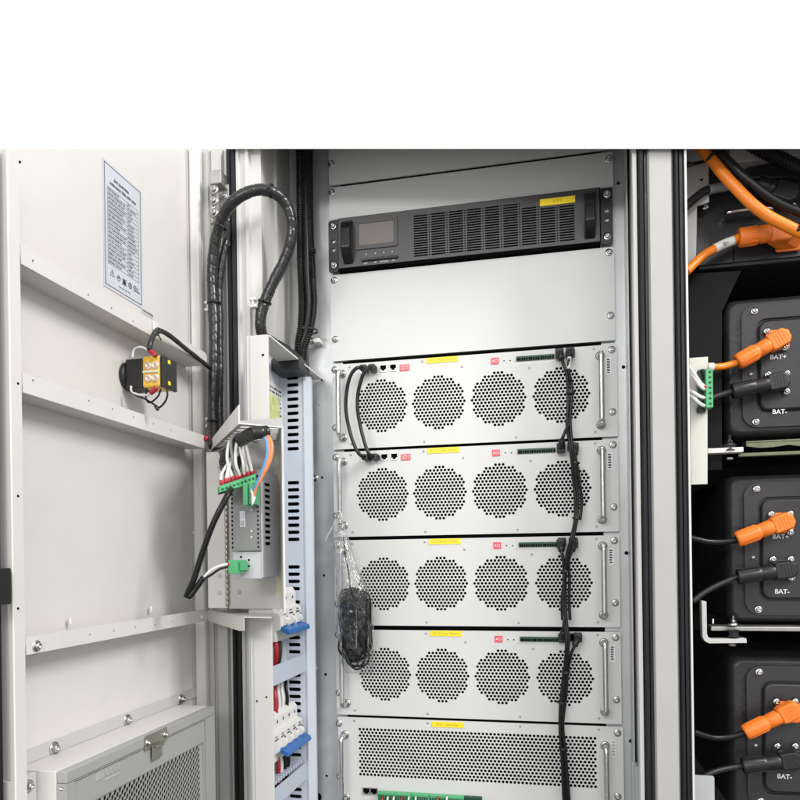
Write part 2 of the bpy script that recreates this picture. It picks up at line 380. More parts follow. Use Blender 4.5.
# hinge on the column
m = MB(); h0 = PY(212, 174, FY - .02); h1 = PY(224, 186, FY - .02)
m.box((h0.x, FY - .03, h1.z), (h1.x, FY - .005, h0.z), .002)
m.cyl((h0.x + .003, FY - .024, h1.z - .004), (h0.x + .003, FY - .024, h1.z - .062), .005, 14)
p0 = PY(219, 186, FY - .008); p1 = PY(230, 246, FY - .008)
m.box((p0.x, FY - .010, p1.z), (p1.x, FY - .0045, p0.z), .001)
for py in (190, 201, 213): q = PY(214, py, FY - .03); screw(m, q, r=.0045)
for py in (196, 236): q = PY(224, py, FY - .010); screw(m, q, r=.003)
m.build('hinge', STEELD, cab)

# ------------------------------------------------------------------ door, opened square to the cabinet
XD = -0.436; XF = -0.40
door = thing('cabinet_door', 'white steel door standing wide open on the left with three stiffening rails', 'door', (XD, -.35, ZB))
yN = PX(23.6, 475, XF).y; yN2 = PX(11.5, 475, XF).y; yN3 = PX(5.2, 475, XF - .012).y; yH = PX(193.5, 558, XD).y
MB().box((XD - .034, yN3 - .004, ZB), (XD, yH + .012, 2.7), 0).build('door_panel', PAINT, door)
MB().prism([(XD + .0003, yN), (XF - .001, yN), (XF, yN - .001), (XF, yN2 + .001), (XF - .001, yN2), (XF - .012, yN3), (XD + .0003, yN3)], ZB, 2.7).build('edge_channel', PAINT, door)
yg = PX(2.8, 475, XF - .01).y
MB().prism([(XD - .03, yN3 - .0045), (XF - .016, yN3 - .0045), (XF - .012, yN3 - .008), (XF - .016, yg), (XD - .03, yg)], ZB, 2.7).build('gasket', RUBBER, door)
MB().prism([(XD - .034, yg - .0003), (XF - .02, yg - .0003), (XF - .02, yg - .02), (XD - .034, yg - .02)], ZB, 2.7).build('edge_fold', PAINT2, door)
# hinge-side fold and the thin bead line in front of it
xe = PY(205.6, 558, yH + .006)
MB().prism([(XD + .0003, yH), (XD + .004, yH - .003), (xe.x - .002, yH + .001), (xe.x, yH + .004), (xe.x, yH + .011), (XD + .0003, yH + .011)], ZB, 2.7).build('hinge_fold', PAINT, door)
yb = PX(191.3, 558, XD).y
MB().box((XD + .0003, yb - .0012, ZB), (XD + .0012, yb + .0012, 2.7), 0).build('seam', PAINT2, door)
m = MB()
for px, py in ((191, 228), (193.3, 533)):
    q = PX(px, py, XD); m.lathe([(.0022, 0), (.0022, .002), (.0012, .003), (0, .003)], q, (1, 0, 0), 10)
m.build('rivet', WHITEP, door)
def rail(zlow, h, pxs, end_px, end_py, bolt=None):
    y1 = PX(end_px, end_py, XF).y
    r = MB()
    hs = [circle(PX(px, py, XF).y, PX(px, py, XF).z, .0015, 10) for px, py in pxs]
    out = [(yN + .0004, zlow), (y1 - .006, zlow), (y1, zlow + .005), (y1, zlow + h - .005), (y1 - .006, zlow + h), (yN + .0004, zlow + h)]
    r.perf(out, hs, sidewise(XF), .0016)
    r.box((XD + .0004, yN + .0004, zlow + .0003), (XF - .0017, y1 - .004, zlow + .0018), 0)
    o = r.build('stiffener', PAINT, door)
    if pxs:
        MB().box((XF - .0075, yN + .004, zlow + .003), (XF - .006, y1 - .008, zlow + h - .003), 0).build('rail_backing', PAINT2, o)
    return o
z1 = PX(24.2, 268, XF).z; z2 = PX(24.7, 389.5, XF).z; z3 = PX(24, 655, XF).z
d1 = 0.5 * (PX(24.2, 268, XF).z + PX(154, 335, XF).z); d2 = 0.5 * (PX(24.7, 389.5, XF).z + PX(202, 450, XF).z); d3 = 0.5 * (PX(24, 655, XF).z + PX(208, 621, XF).z)
rail(d1, .0205, [(33, 261), (88.5, 295), (111.6, 308.4), (133, 321.5)], 207, 366)
rail(d2, .0205, [(33, 380.5), (89, 401), (112.6, 409.3), (133.7, 417.4), (153.5, 424), (171, 430.2)], 206, 444)
o3 = rail(d3, .0185, [(89.8, 635), (114, 631), (135.5, 627.5), (155, 625), (172.6, 621.6)], 207.5, 612)
m = MB(); screw(m, PX(36.3, 646, XF), (1, 0, 0), .0036); m.build('bolt', STEEL, o3)
m = MB(); screw(m, PX(201.5, 617, XF), (1, 0, 0), .0028, False); m.build('bolt', PAINT, o3)
m = MB()
for px, py in ((70, 624.5), (151, 612)):
    q = PX(px, py, XD + .006); m.lathe([(.002, 0), (.002, .006), (.001, .008), (0, .008)], q, (0, 0, 1), 10)
m.build('rivet', WHITEP, door)
for px, py in ((20, 162), (18, 383.5), (18, 496), (18, 608.5)):
    m = MB(); q = PX(px, py, XF + .0001); m.lathe([(0, .0003), (.0014, .0003), (.0014, -.001)], q, (1, 0, 0), 10); m.build('drilled_hole', HOLE, door)
# black edge latch
l0 = PX(0, 568, XF + .003); l1 = PX(9.5, 604, XF + .003)
m = MB(); m.box((XF - .01, l0.y - .03, l1.z), (XF + .006, l1.y, l0.z), .0015); m.build('latch', BLACKP, door)
# rating label with its rules, text lines and symbols
a = PX(102.3, 157, XD); c = PX(140.6, 308.3, XD)
ly0, ly1, lz1, lz0 = -.3695, -.2805, a.z, 0.5 * (PX(102.3, 284.4, XD).z + c.z)
lab = MB().box((XD + .0003, ly0, lz0), (XD + .0009, ly1, lz1), 0).build('rating_label', LABELM, door, 'silver rating label printed with a table and symbols')
m = MB(); X1 = XD + .0011; W = ly1 - ly0; H = lz1 - lz0
def bar(u0, v0, u1, v1):                                        # in label units, v down
    m.faces_from([(X1, ly0 + W * u0, lz1 - H * v0), (X1, ly0 + W * u1, lz1 - H * v0), (X1, ly0 + W * u1, lz1 - H * v1), (X1, ly0 + W * u0, lz1 - H * v1)], [(0, 1, 2, 3)])
for a_, b_, c_, d_ in ((.03, .02, .97, .026), (.03, .972, .97, .978), (.03, .02, .045, .978), (.955, .02, .97, .978)): bar(a_, b_, c_, d_)
def words(u0, u1, v, h, lo=.03, hi=.09, gap=.018):
    u = u0
    while u < u1 - lo:
        wd = min(random.uniform(lo, hi), u1 - u); k = u
        while k < u + wd - .004: bar(k, v + random.uniform(0, h * .25), k + .012, v + h * random.uniform(.75, 1)); k += .017
        u += wd + gap
words(.27, .72, .098, .028, .08, .14); words(.17, .86, .142, .028, .08, .16)
v = .205
bar(.10, v - .008, .9, v - .005)
while v < .80:
    words(.12, .12 + random.uniform(.28, .46), v, .016, .04, .1, .012); words(.62, .62 + random.uniform(.1, .24), v, .016, .04, .1, .012)
    bar(.10, v + .0235, .9, v + .0265); v += .0335
bar(.10, .197, .105, v); bar(.895, .197, .9, v); bar(.595, .197, .6, v)
def ring(u, v, r, th, n=16, tri=None):
    pts = []
    for k in range(n):
        A = 2 * math.pi * k / n - math.pi / 2
        pts.append((u + r * math.cos(A), v + r * math.sin(A) * W / H))
    for k in range(n):
        (p, q), (p2, q2) = pts[k], pts[(k + 1) % n]; s = 1 - th
        P = [(p, q), (p2, q2), (u + (p2 - u) * s, v + (q2 - v) * s), (u + (p - u) * s, v + (q - v) * s)]
        m.faces_from([(X1, ly0 + W * a_, lz1 - H * b_) for a_, b_ in P], [(0, 1, 2, 3)])
ring(.2, .868, .07, .22, 3); bar(.193, .85, .207, .88); ring(.36, .872, .055, .25, 4); bar(.33, .86, .39, .872); bar(.45, .85, .56, .858); bar(.46, .865, .55, .893); bar(.44, .895, .57, .9)
ring(.5, .872, .03, .5, 8); ring(.655, .872, .05, .3, 14); bar(.64, .86, .67, .884); ring(.79, .872, .055, .3, 5); bar(.78, .86, .80, .89); bar(.86, .852, .875, .893); bar(.84, .885, .92, .893)
words(.36, .66, .93, .012, .04, .07, .02)
m.build('printed_text', INK, lab)
# little barcode tag under the label
b0 = PX(141.5, 308, XD); m = MB(); q = PX(152, 317.5, XD)
m.box((XD + .0003, b0.y, q.z - .001), (XD + .0008, q.y + .002, b0.z - .002), 0); bt = m.build('barcode_tag', WHITEP, door)
m = MB(); y = b0.y + .001
while y < q.y:
    wd = random.choice((.0006, .0009, .0014)); m.faces_from([(XD + .001, y, q.z + .004), (XD + .001, y + wd, q.z + .004), (XD + .001, y + wd, b0.z - .004), (XD + .001, y, b0.z - .004)], [(0, 1, 2, 3)]); y += wd + random.choice((.0005, .0008))
m.build('printed_bars', INK, bt)

# ------------------------------------------------------------------ filter housing at the foot of the door
XB = -.37; zt = .5 * (PX(66.6, 772, XB).z + PX(214.5, 706.4, XB).z); fy0 = PX(66.6, 772, XB).y; fy1 = PX(214.5, 706.4, XB).y
flt = thing('filter_housing', 'grey metal air filter housing with expanded mesh bolted low on the door', 'filter box', (XB, (fy0 + fy1) / 2, 1.0))
FB = 0.93
m = MB(); m.box((XD + .0006, fy0, FB), (XB - .0125, fy1, zt), .0008)
m.build('housing', PAINT, flt)
MB().box((XB - .0122, fy0, zt - .012), (XB, fy1, zt), .0008).build('top_bar', FILTER, flt)
MB().box((XD + .0006, PX(24.5, 752, XD).y, zt + .0002), (XD + .003, PX(197, 689, XD).y, PX(24, 751, XD).z), .0004).build('mounting_flange', PAINT2, flt)
m = MB(); pl = PX(27, 790, XD + .002)
m.box((XD + .0006, fy0 - .035, FB), (XD + .03, fy0 - .0005, zt - .001), .001); m.build('end_bracket', PAINT2, flt)
m = MB(); screw(m, PX(28, 786, XD + .03), (1, 0, 0), .004); screw(m, PX(60.5, 789, XB + .0002), (1, 0, 0), .002, False)
m.build('bolt', STEEL, flt)
for px, py in ((53.7, 748.5), (126.7, 720), (181, 699)):
    m = MB(); screw(m, PX(px, py, XD + .003), (1, 0, 0), .0046); m.build('bolt', STEEL, flt)
# front frame: outer border, then the recessed inner frame with the mesh
bo0, bo1, boz = PX(74.5, 782, XB).y, PX(205.5, 719, XB).y, .5 * (PX(74.5, 782, XB).z + PX(205.5, 719, XB).z)
m = MB(); m.perf(rect(fy0, FB, fy1, zt - .0125), [rect(bo0, FB + .02, bo1, boz)], sidewise(XB), .012); m.build('outer_frame', FILTER, flt)
my0, my1 = PX(96, 795, XB).y, PX(204.5, 743, XB).y; mz = PX(205, 741.5, XB).z
m = MB(); m.perf(rect(bo0 + .0015, FB + .0215, bo1 - .0015, boz - .0015), [rect(my0 - .03, FB + .05, my1, mz)], sidewise(XB - .0012), .01)
inn = m.build('inner_frame', FILTER, flt)
m = MB(); hs = []
pu, pv = .0098, .0042; zz = mz - .006; row = 0
while zz > 1.02:
    y = my0 - .026 + (pu / 2 if row % 2 else 0)
    while y < my1 - .005:
        hs.append([(y + .0029 * math.cos(q * math.pi / 4 + .2) + .0005 * math.sin(q * math.pi / 4), zz + .0034 * math.sin(q * math.pi / 4 + .2)) for q in range(8)]); y += pu
    zz -= pv; row += 1
m.perf(rect(my0 - .032, 1.008, my1 + .002, mz + .002), hs, sidewise(XB - .005), .0012); m.build('expanded_mesh', FILTER, flt)
MB().box((XB - .0122, my0 - .05, FB + .03), (XB - .0114, my1 + .006, mz + .006), 0).build('filter_pad', HOLE, flt)
# spring latch on the top edge
k0 = PX(144, 744, XB); k1 = PX(166, 728, XB); km = PX(155, 745, XB)
m = MB(); zl = boz + .001
m.box((XB + .0002, k0.y, zl - .004), (XB + .002, k1.y, zl + .014), .0006)
lt = m.build('latch', BRASS, flt)
m = MB(); m.box((XB + .0021, km.y - .011, zl - .020), (XB + .004, km.y + .011, zl - .001), .0008); m.box((XB + .004, km.y - .009, zl - .0045), (XB + .009, km.y + .009, zl - .001), .0008); m.build('latch_tongue', BRASS, lt)
m = MB()
for yy in (k0.y + .005, k1.y - .005): screw(m, (XB + .002, yy, zl + .005), (1, 0, 0), .0026)
m.build('rivet', STEEL, lt)
# pressed emblem and faint lettering on the frame corner
m = MB(); e = PX(100, 776, XB); ex = XB - .0007
for i in range(5):
    m.box((ex - .0008, e.y - .006 + i * .0028, e.z - .004 - .001 * (i % 2)), (ex + .0004, e.y - .0045 + i * .0028, e.z + .003 + .001 * (i % 3)), 0)
for i in range(4):
    m.box((ex - .0008, e.y + .011 + i * .0075, e.z + .0005), (ex + .0004, e.y + .016 + i * .0075, e.z + .0014), 0)
    m.box((ex - .0008, e.y + .0125 + i * .0075, e.z - .003), (ex + .0004, e.y + .0135 + i * .0075, e.z + .0042), 0)
    m.box((ex - .0008, e.y + .011 + i * .0075, e.z - .003), (ex + .0004, e.y + .016 + i * .0075, e.z - .0021), 0)
m.box((ex - .0008, e.y + .009, e.z - .0082), (ex + .0004, e.y + .038, e.z - .0072), 0)
m.build('pressed_emblem', PAINT2, inn)

# ------------------------------------------------------------------ rack panels
ZR = [1.4 + z for z in (.6567, .5945, .5025, .3443, .1905, .0362, -.1193, -.2764)]
XL, XRR = -.2405, .2395
def cage(m, x, z, y=-.0022, r=.0035): screw(m, (x, y, z), (0, -1, 0), r)
def blank(name, label, z0, z1, scr, notch=False, x1=XRR):
    t = thing(name, label, 'panel', (0, 0, z0))
    m = MB(); o = rrect(XL - .001, z0, x1, z1, .003, 3)
    m.perf(o, [], frontal(-.0022), .0022); m.box((-.225, .005, z0 + .002), (.222, .02, z1 - .002), 0)
    m.build('plate', MODULE, t)
    for x, z in scr:
        m = MB(); cage(m, x, z); m.build('screw', STEEL, t)
    return t
blank('rack_panel', 'plain grey metal panel at the very top of the rack under the roof', ZR[0] + .0022, 2.5, [(-.2365, ZR[0] + .04), (.228, ZR[0] + .03)])
blank('rack_panel', 'narrow plain metal panel between the rack top and the black inverter', ZR[1] + .003, ZR[0] - .0022, [(-.2365, 1.4 + PY(331, 193).z - 1.4), (.233, PY(606, 160).z)])
bp_ = blank('rack_panel', 'large plain white panel below the black inverter', ZR[3] + .0042, ZR[2] - .0022, [(-.2345, PY(332.5, 281).z), (-.2335, PY(333.5, 340).z), (.231, PY(609.5, 253).z), (.2325, PY(610, 316).z)])
def dots(px, Y=0): pass
# dark backing behind all the gaps
MB().box((-.2385, .021, ZB), (.2365, .024, 2.5), 0).build('bay_backing', HOLE, cab)
for zg in ZR[:1] + ZR[3:]:
    MB().box((-.222, .0034, zg - .0034), (.222 if zg > 1.9 else .2165, .0044, zg + .0034), 0).build('gap_strip', HOLE, cab)

# ------------------------------------------------------------------ black inverter with display
z0, z1 = ZR[2] + .0004, ZR[1] + .0006
inv = thing('inverter_unit', 'black rack inverter with small display and slotted vents near the top', 'inverter', (0, 0, z0))
xa, xb = -.224, .2185
gx0, gx1, gz0, gz1 = -.0905, .1815, 1.4 + .5115, 1.4 + .5835
hs = []; nc = 9; cw = (gx1 - gx0) / nc; nr = 17
for i in range(nc):
    for k in range(nr):
        zc = gz0 + (k + .5) * (gz1 - gz0) / nr
        if i >= nc - 2 and k >= nr - 3: continue
        if i == nc - 3 and k >= nr - 2: continue
        hs.append(rect(gx0 + i * cw + .0022, zc - .00125, gx0 + (i + 1) * cw - .0042, zc + .00125))
        if i < nc - 1: hs.append(rect(gx0 + (i + 1) * cw - .0022, zc - .0011, gx0 + (i + 1) * cw - .0002, zc + .0011))
m = MB(); m.perf(rect(xa + .002, z0 + .0035, xb - .002, z1 - .0025), hs, frontal(-.014), .003); m.build('vented_face', UPSM, inv)
m = MB(); m.box((xa, -.0105, z0), (xb, .02, z1), .0006); m.build('case', HOLE, inv)
for sx in (-1, 1):
    x0_, x1_ = (-.2425, -.2245) if sx < 0 else (.2195, .2375)
    m = MB(); hs = [rrect((x0_ + x1_) / 2 - .0035, z, (x0_ + x1_) / 2 + .0035, z + .006, .0029, 4) for z in (z0 + .037, z0 + .052)]
    m.perf(rrect(x0_, z0 + .001, x1_, z1 - .001, .003, 4), hs, frontal(-.0065), .003); e = m.build('rack_ear', BLACKP, inv)
    MB().box(((x0_ + x1_) / 2 - .006, -.0032, z0 + .034), ((x0_ + x1_) / 2 + .006, -.0026, z0 + .06), 0).build('ear_backing', STEELD, e)
    for z in (z0 + .013, z1 - .011):
        m = MB(); screw(m, ((x0_ + x1_) / 2, -.0066, z), r=.004); m.build('screw', STEEL, e)
    hx = -.2040 if sx < 0 else .2010
    m = MB(); hw = .0085
    for dz in (0,):
        prof = [(-.0145, z0 + .008), (-.030, z0 + .019), (-.036, z0 + .030), (-.036, z1 - .029), (-.030, z1 - .017), (-.0145, z1 - .007), (-.0145, z1 - .014), (-.024, z1 - .023), (-.029, z1 - .032), (-.029, z0 + .034), (-.024, z0 + .025), (-.0145, z0 + .016)]
        m.extr([Vector((hx - hw, y, z)) for y, z in prof], (2 * hw, 0, 0), .0022)
    m.build('handle', BLACKG, inv)
m = MB(); d0 = PY(357.5, 224); d1_ = PY(400, 249)
m.perf(rrect(d0.x, 1.4 + .534, d1_.x - .001, 1.4 + .5865, .003, 4), [rect(-.1848, 1.4 + .5412, -.1232, 1.4 + .5785)], frontal(-.0165), .0025)
dp = m.build('display_bezel', UPSM, inv)
MB().box((-.1855, -.0153, 1.4 + .5405), (-.1225, -.0142, 1.4 + .5792), 0).build('display', LCD, dp)
m = MB()
for px in (366, 375, 383.5, 392): q = PY(px, 254 - (px - 366) * .11, -.0165); m.lathe([(.0012, 0), (.0012, .0006), (0, .0006)], (q.x, -.0143, q.z), (0, -1, 0), 10)
m.build('indicator_light', WHITEP, inv)
q0, q1 = PY(361, 260, -.016), PY(398, 255.3, -.016)
for i in range(4):
    xx = q0.x + (q1.x - q0.x) * i / 4
    m = MB(); m.box((xx + .0006, -.0185, q1.z - .004), (xx + (q1.x - q0.x) / 4 - .0006, -.0138, q1.z), .0006); m.build('button', BLACKP, inv)
m = MB()
for i in range(4):
    xx = q0.x + (q1.x - q0.x) * (i + .5) / 4
    m.text(('ESC', 'UP', 'DOWN', 'OK')[i], .0042, (xx, -.01415, q1.z - .0068), (1, 0, 0), (0, 0, 1))
m.build('lettering', STEELD, inv)
y0, y1 = PY(540, 206, -.014), PY(575, 196, -.014)
yl = MB().box((y0.x, -.0152, y0.z - .001), (y1.x, -.0142, y1.z + .0005), .0002).build('warning_label', YELLOW, inv)
MB().text('U P S', .0065, ((y0.x + y1.x) / 2, -.01535, (y0.z + y1.z) / 2), (1, 0, 0), (0, 0, 1)).build('lettering', YINK, yl)

# ------------------------------------------------------------------ power modules
def handle(m, x, z0, z1, y0=-.0022, out=.026, r=.0042):
    m.tube([(x, y0, z0), (x, y0 - out * .75, z0), (x, y0 - out * .97, z0 + .0025), (x, y0 - out, z0 + .007), (x, y0 - out, (z0 + z1) / 2), (x, y0 - out, z1 - .007), (x, y0 - out * .97, z1 - .0025), (x, y0 - out * .75, z1), (x, y0, z1)], r, 12, .002)
    for z in (z0, z1): m.lathe([(r * 1.8, 0), (r * 1.8, .0012), (r * 1.2, .002)], (x, y0, z), (0, -1, 0), 14)
MH = .1545
def make_module(linked=True):
    zb, zt_ = ZR[4], ZR[3]
    t = thing('power_module', 'white power module with four round fan grilles, topmost of the four', 'power module', (0, 0, zb), 'power modules stacked in the rack')
    fans = [-.1520, -.0515, .0502, .1528]; fz = zt_ - .0792; fr = .0468
    ports = [(-.1835 - .0065, -.1835 + .0065), (-.1677 - .0065, -.1677 + .0065), (-.1477 - .0062, -.1477 + .0062), (-.1300 - .0062, -.1300 + .0062)]
    if not linked: ports = []
    holes = [circle(x, fz, fr, 40) for x in fans] + [rect(a, zt_ - .0207, b, zt_ - .0083) for a, b in ports]
    holes += [rect(.0805, zt_ - .0192, .1425, zt_ - .0112), rect(.1445, zt_ - .0185, .1575, zt_ - .0045), rect(.1615, zt_ - .0185, .1755, zt_ - .0045)]
    holes += [circle(.0603, zt_ - .0164, .0013, 8), circle(.0703, zt_ - .0167, .0013, 8)]
    m = MB(); m.perf(rrect(XL, zb + .0022, XRR + .002, zt_ - .0022, .0012, 2), holes, frontal(-.0022), .0022)
    m.build('faceplate', MODULE, t)
    MB().box((-.216, .014, zb + .004), (.214, .0195, zt_ - .004), 0).build('chassis', HOLE, t)
    g = None
    for x in fans:
        hs = []; p = .00632; row = .00547
        for j in range(-9, 10):
            for i in range(-9, 10):
                hx = (i + (.5 if j % 2 else 0)) * p; hz = j * row
                if hx * hx + hz * hz < .0443 ** 2: hs.append(circle(x + hx, fz + hz, .00246, 8, .39))
        m = MB(); m.perf(circle(x, fz, fr, 40), hs, frontal(-.0022), .0009); g = m.build('fan_grille', MODULE, t)
    for sx, x in ((-1, -.2220), (1, .2152)):
        m = MB(); handle(m, x, zb + .022, zt_ - .0195); m.build('handle', STEEL, t)
    for a, b in ports:
        m = MB(); zz0, zz1 = zt_ - .0206, zt_ - .0084
        key = [(a + .0008, zz1 - .0008), (b - .0008, zz1 - .0008), (b - .0008, zz0 + .0045), (b - .0032, zz0 + .0045), (b - .0032, zz0 + .0018), (a + .0032, zz0 + .0018), (a + .0032, zz0 + .0045), (a + .0008, zz0 + .0045)]
        m.perf(rect(a + .0001, zz0, b - .0001, zz1), [key], frontal(-.0034), .003); o = m.build('network_port', STEELD, t); MB().box((a + .0004, .0004, zz0 + .0004), (b - .0004, .0012, zz1 - .0004), 0).build('port_opening', HOLE, o)
    def sticker(x0, x1, zc, h, m_, txt, ink, size, name, tilt=0):
        o = MB().box((x0, -.0031, zc - h / 2), (x1, -.0024, zc + h / 2), .0002).build(name, m_, t)
        MB().text(txt, size, ((x0 + x1) / 2, -.0032, zc), (1, 0, 0), (0, 0, 1)).build('lettering', ink, o); return o
    sticker(-.0715, -.0165, zt_ - .0072, .0095, YELLOW, 'PCS-1 Power Module', YINK, .0052, 'warning_label')
    if linked: sticker(-.1182, -.1015, zt_ - .0162, .0112, RED, 'LINK 8\nSW1 T', WHITEI, .0042, 'red_label')
    sticker(.0385, .0515, zt_ - .0158, .0112, RED, 'ACI', WHITEI, .0062, 'red_label')
    for x, z in ((.0603, .0164), (.0703, .0167)):
        MB().lathe([(.0011, 0), (.0011, .0006), (0, .001)], (x, -.0006, zt_ - z), (0, -1, 0), 8).build('indicator_light', BLACKP, t)
    tb = MB()
    tb.box((.0807, -.0052, zt_ - .0191), (.1423, .008, zt_ - .0113), .0003)
    o = tb.build('terminal_block', GREEND, t)
    m = MB()
    for k in range(16):
        x = .0826 + k * .00382 + (.0006 if k % 5 == 0 else 0)
        m.box((x - .0013, -.0057, zt_ - .0184), (x + .0013, -.0053, zt_ - .0142), 0)
    m.build('wire_entry', HOLE, o)
    m = MB()
    for k in range(30): m.faces_from([(x_, -.00235, z_) for x_, z_ in rect(.0745 + k * .0026, zt_ - .0222, .0756 + k * .0026, zt_ - .0212)], [(0, 1, 2, 3)])
    m.faces_from([(x_, -.00233, z_) for x_, z_ in rect(.0745, zt_ - .0236, .1525, zt_ - .0232)], [(0, 1, 2, 3)])
    m.build('printed_marks', STEELD, t)
    for a, b in ((.1445, .1575), (.1615, .1755)):
        m = MB(); m.perf(rect(a, zt_ - .0185, b, zt_ - .0045), [rect(a + .0018, zt_ - .0165, b - .0018, zt_ - .0065)], frontal(-.0048), .016); m.build('power_socket', BLACKP, t)
    o = MB().box((.2235, -.0031, zt_ - .0515), (.2325, -.0025, zt_ - .0235), .0002).build('serial_label', PAPER, t)
    m = MB(); zz = zt_ - .0255
    for k in range(6):
        hgt = random.uniform(.0018, .003); m.faces_from([(x_, -.0033, z_) for x_, z_ in rect(.2258, zz - hgt, .2308 - random.uniform(0, .0015), zz)], [(0, 1, 2, 3)]); zz -= hgt + .0015
    m.build('printed_marks', INK, o)
    for x, z in ((-.2356, zt_ - .0108), (-.2356, zb + .0405), (.2335, zt_ - .0108), (.2335, zb + .042)):
        m = MB(); cage(m, x, z); m.build('screw', STEEL, t)
    for x, z in ((-.208, zt_ - .008), (-.2065, zb + .0105), (-.0772, zb + .0085), (.0785, zb + .0085), (.206, zb + .0105), (-.0105, zt_ - .0215), (.2055, zt_ - .0075), (.1015, zt_ - .0315), (-.0785, zt_ - .0075)):
        m = MB(); m.lathe([(.0020, 0), (.0020, .0005), (.0008, .0006), (.0006, .0001), (0, .0001)], (x, -.0022, z), (0, -1, 0), 10); m.build('small_screw', STEELD, t)
    return t
mod = make_module(); mod_plain = make_module(False)
mlabels = ['white power module with four round fan grilles, topmost of the four',
           'white power module second from top, its left handle tied to a clear bag',
           'white power module third from top, left fan partly behind the bagged cables',
           'white power module lowest of the four, just above the vented controller']
for i in range(1, 4):
    c_ = copy_tree(mod) if i == 1 else mod_plain if i == 2 else copy_tree(mod_plain); c_.location = (0, 0, ZR[4 + i]); c_['label'] = mlabels[i]
    for ch in kids(c_):
        if ch.name.startswith('warning_label'):
            for g in kids(ch):
                mm = MB(); mm.text('PCS-%d Power Module' % (i + 1), .0052, (-.044, -.0032, ZR[3] - .0072), (1, 0, 0), (0, 0, 1))
                for v in mm.bm.verts: v.co -= Vector(mod.location)
                me = bpy.data.meshes.new('lettering'); mm.bm.to_mesh(me); mm.bm.free(); me.materials.append(YINK); g.data = me

# ------------------------------------------------------------------ controller with the long vent
zt_ = ZR[7]; zb = 1.4 - .425
ct = thing('vented_controller', 'white rack controller with one wide perforated vent at the bottom', 'controller', (0, 0, zb))
hs = []; p = .00652; row = .00565; j = 0; z = zt_ - .0225
while z > 1.4 - .3785:
    x = -.1985 + (p / 2 if j % 2 else 0)
    while x < .2015: hs.append(circle(x, z, .00250, 8, .39)); x += p
    z -= row; j += 1
m = MB(); m.perf(rect(-.2055, z - .004, .2075, zt_ - .0165), hs, frontal(-.0022), .0009); m.build('vent_grille', MODULE, ct)
px0, px1 = -.1945, -.1675; pz = 1.4 - .4005
m = MB(); m.perf(rrect(XL + .002, zb, XRR + .004, zt_ - .0022, .0012, 2), [rect(-.2055, z - .004, .2075, zt_ - .0165), rect(px0, pz - .012, px1, pz)], frontal(-.0022), .0022); m.build('faceplate', MODULE, ct)
MB().box((-.216, .014, zb + .004), (.214, .0195, zt_ - .004), 0).build('chassis', HOLE, ct)
for a in (px0, px0 + .0136):
    b = a + .0132; m = MB(); key = [(a + .001, pz - .001), (b - .001, pz - .001), (b - .001, pz - .0085), (b - .0035, pz - .0085), (b - .0035, pz - .0105), (a + .0035, pz - .0105), (a + .0035, pz - .0085), (a + .001, pz - .0085)]
    m.perf(rect(a, pz - .0119, b, pz - .0001), [key], frontal(-.004), .003); o = m.build('network_port', STEELD, ct); MB().box((a + .0004, .0004, pz - .0115), (b - .0004, .0012, pz - .0005), 0).build('port_opening', HOLE, o)
for x in (-.2253, .2150):
    m = MB(); handle(m, x, zb + .004, zt_ - .0335); m.build('handle', STEEL, ct)
yq = MB().box((-.0705, -.0031, zt_ - .0136), (-.0155, -.0024, zt_ - .0042), .0002).build('warning_label', YELLOW, ct)
MB().text('PCS  Controller', .0058, (-.043, -.0032, zt_ - .0089), (1, 0, 0), (0, 0, 1)).build('lettering', YINK, yq)
for i in range(6):
    m = MB(); a = -.1655 + i * .0300; m.box((a, -.012 - (0 if i < 5 else -.004), pz - .018), (a + .0295, -.0024, pz - .0035), .0006)
    o = m.build('terminal_block', GREEN if i < 5 else GREEND, ct)
    m = MB()
    for k in range(7): m.box((a + .0016 + k * .0039, -.0128, pz - .017), (a + .0040 + k * .0039, -.0121, pz - .0075), 0)
    m.build('wire_entry', GREEND, o)
m = MB()
for k in range(34): m.box((.018 + k * .0052, -.0028, pz - .016), (.0205 + k * .0052, -.0024, pz - .0125), 0)
m.build('connector_row', STEELD, ct)
o = MB().box((.2235, -.0031, zt_ - .052), (.2315, -.0025, zt_ - .024), .0002).build('serial_label', WHITEP, ct)
m = MB()
for k in range(5): m.faces_from([(x_, -.0033, z_) for x_, z_ in rect(.2252, zt_ - .0285 - k * .005, .2300, zt_ - .026 - k * .005)], [(0, 1, 2, 3)])
m.build('printed_marks', STEELD, o)
for x, z in ((-.2362, zt_ - .0135), (-.2362, zt_ - .106), (.2345, zt_ - .012), (.2335, zt_ - .115)):
    m = MB(); cage(m, x, z); m.build('screw', STEEL, ct)
for x, z in ((-.2085, zt_ - .008), (-.0775, zt_ - .0075), (.0785, zt_ - .0075), (.205, zt_ - .008)):
    MB().lathe([(.0020, 0), (.0020, .0005), (.0008, .0006), (.0006, .0001), (0, .0001)], (x, -.0022, z), (0, -1, 0), 10).build('small_screw', STEELD, ct)
# white and red wires in the first terminals
for i, px in enumerate((383, 388, 394, 402, 409, 416, 438, 447)):
    m = MB(); q = PY(px, 796.5, -.012); m.tube([(q.x, -.013, q.z), (q.x + .001, -.021, q.z - .004), (q.x + .002, -.022, q.z - .03)], .0016, 8, .003)
    tag(m.build('terminal_wire', WHITEP if i % 3 else REDP), 'short %s wire hanging from the green terminals of the bottom controller' % ('white' if i % 3 else 'red'), 'wire', 'wires in the bottom terminals')

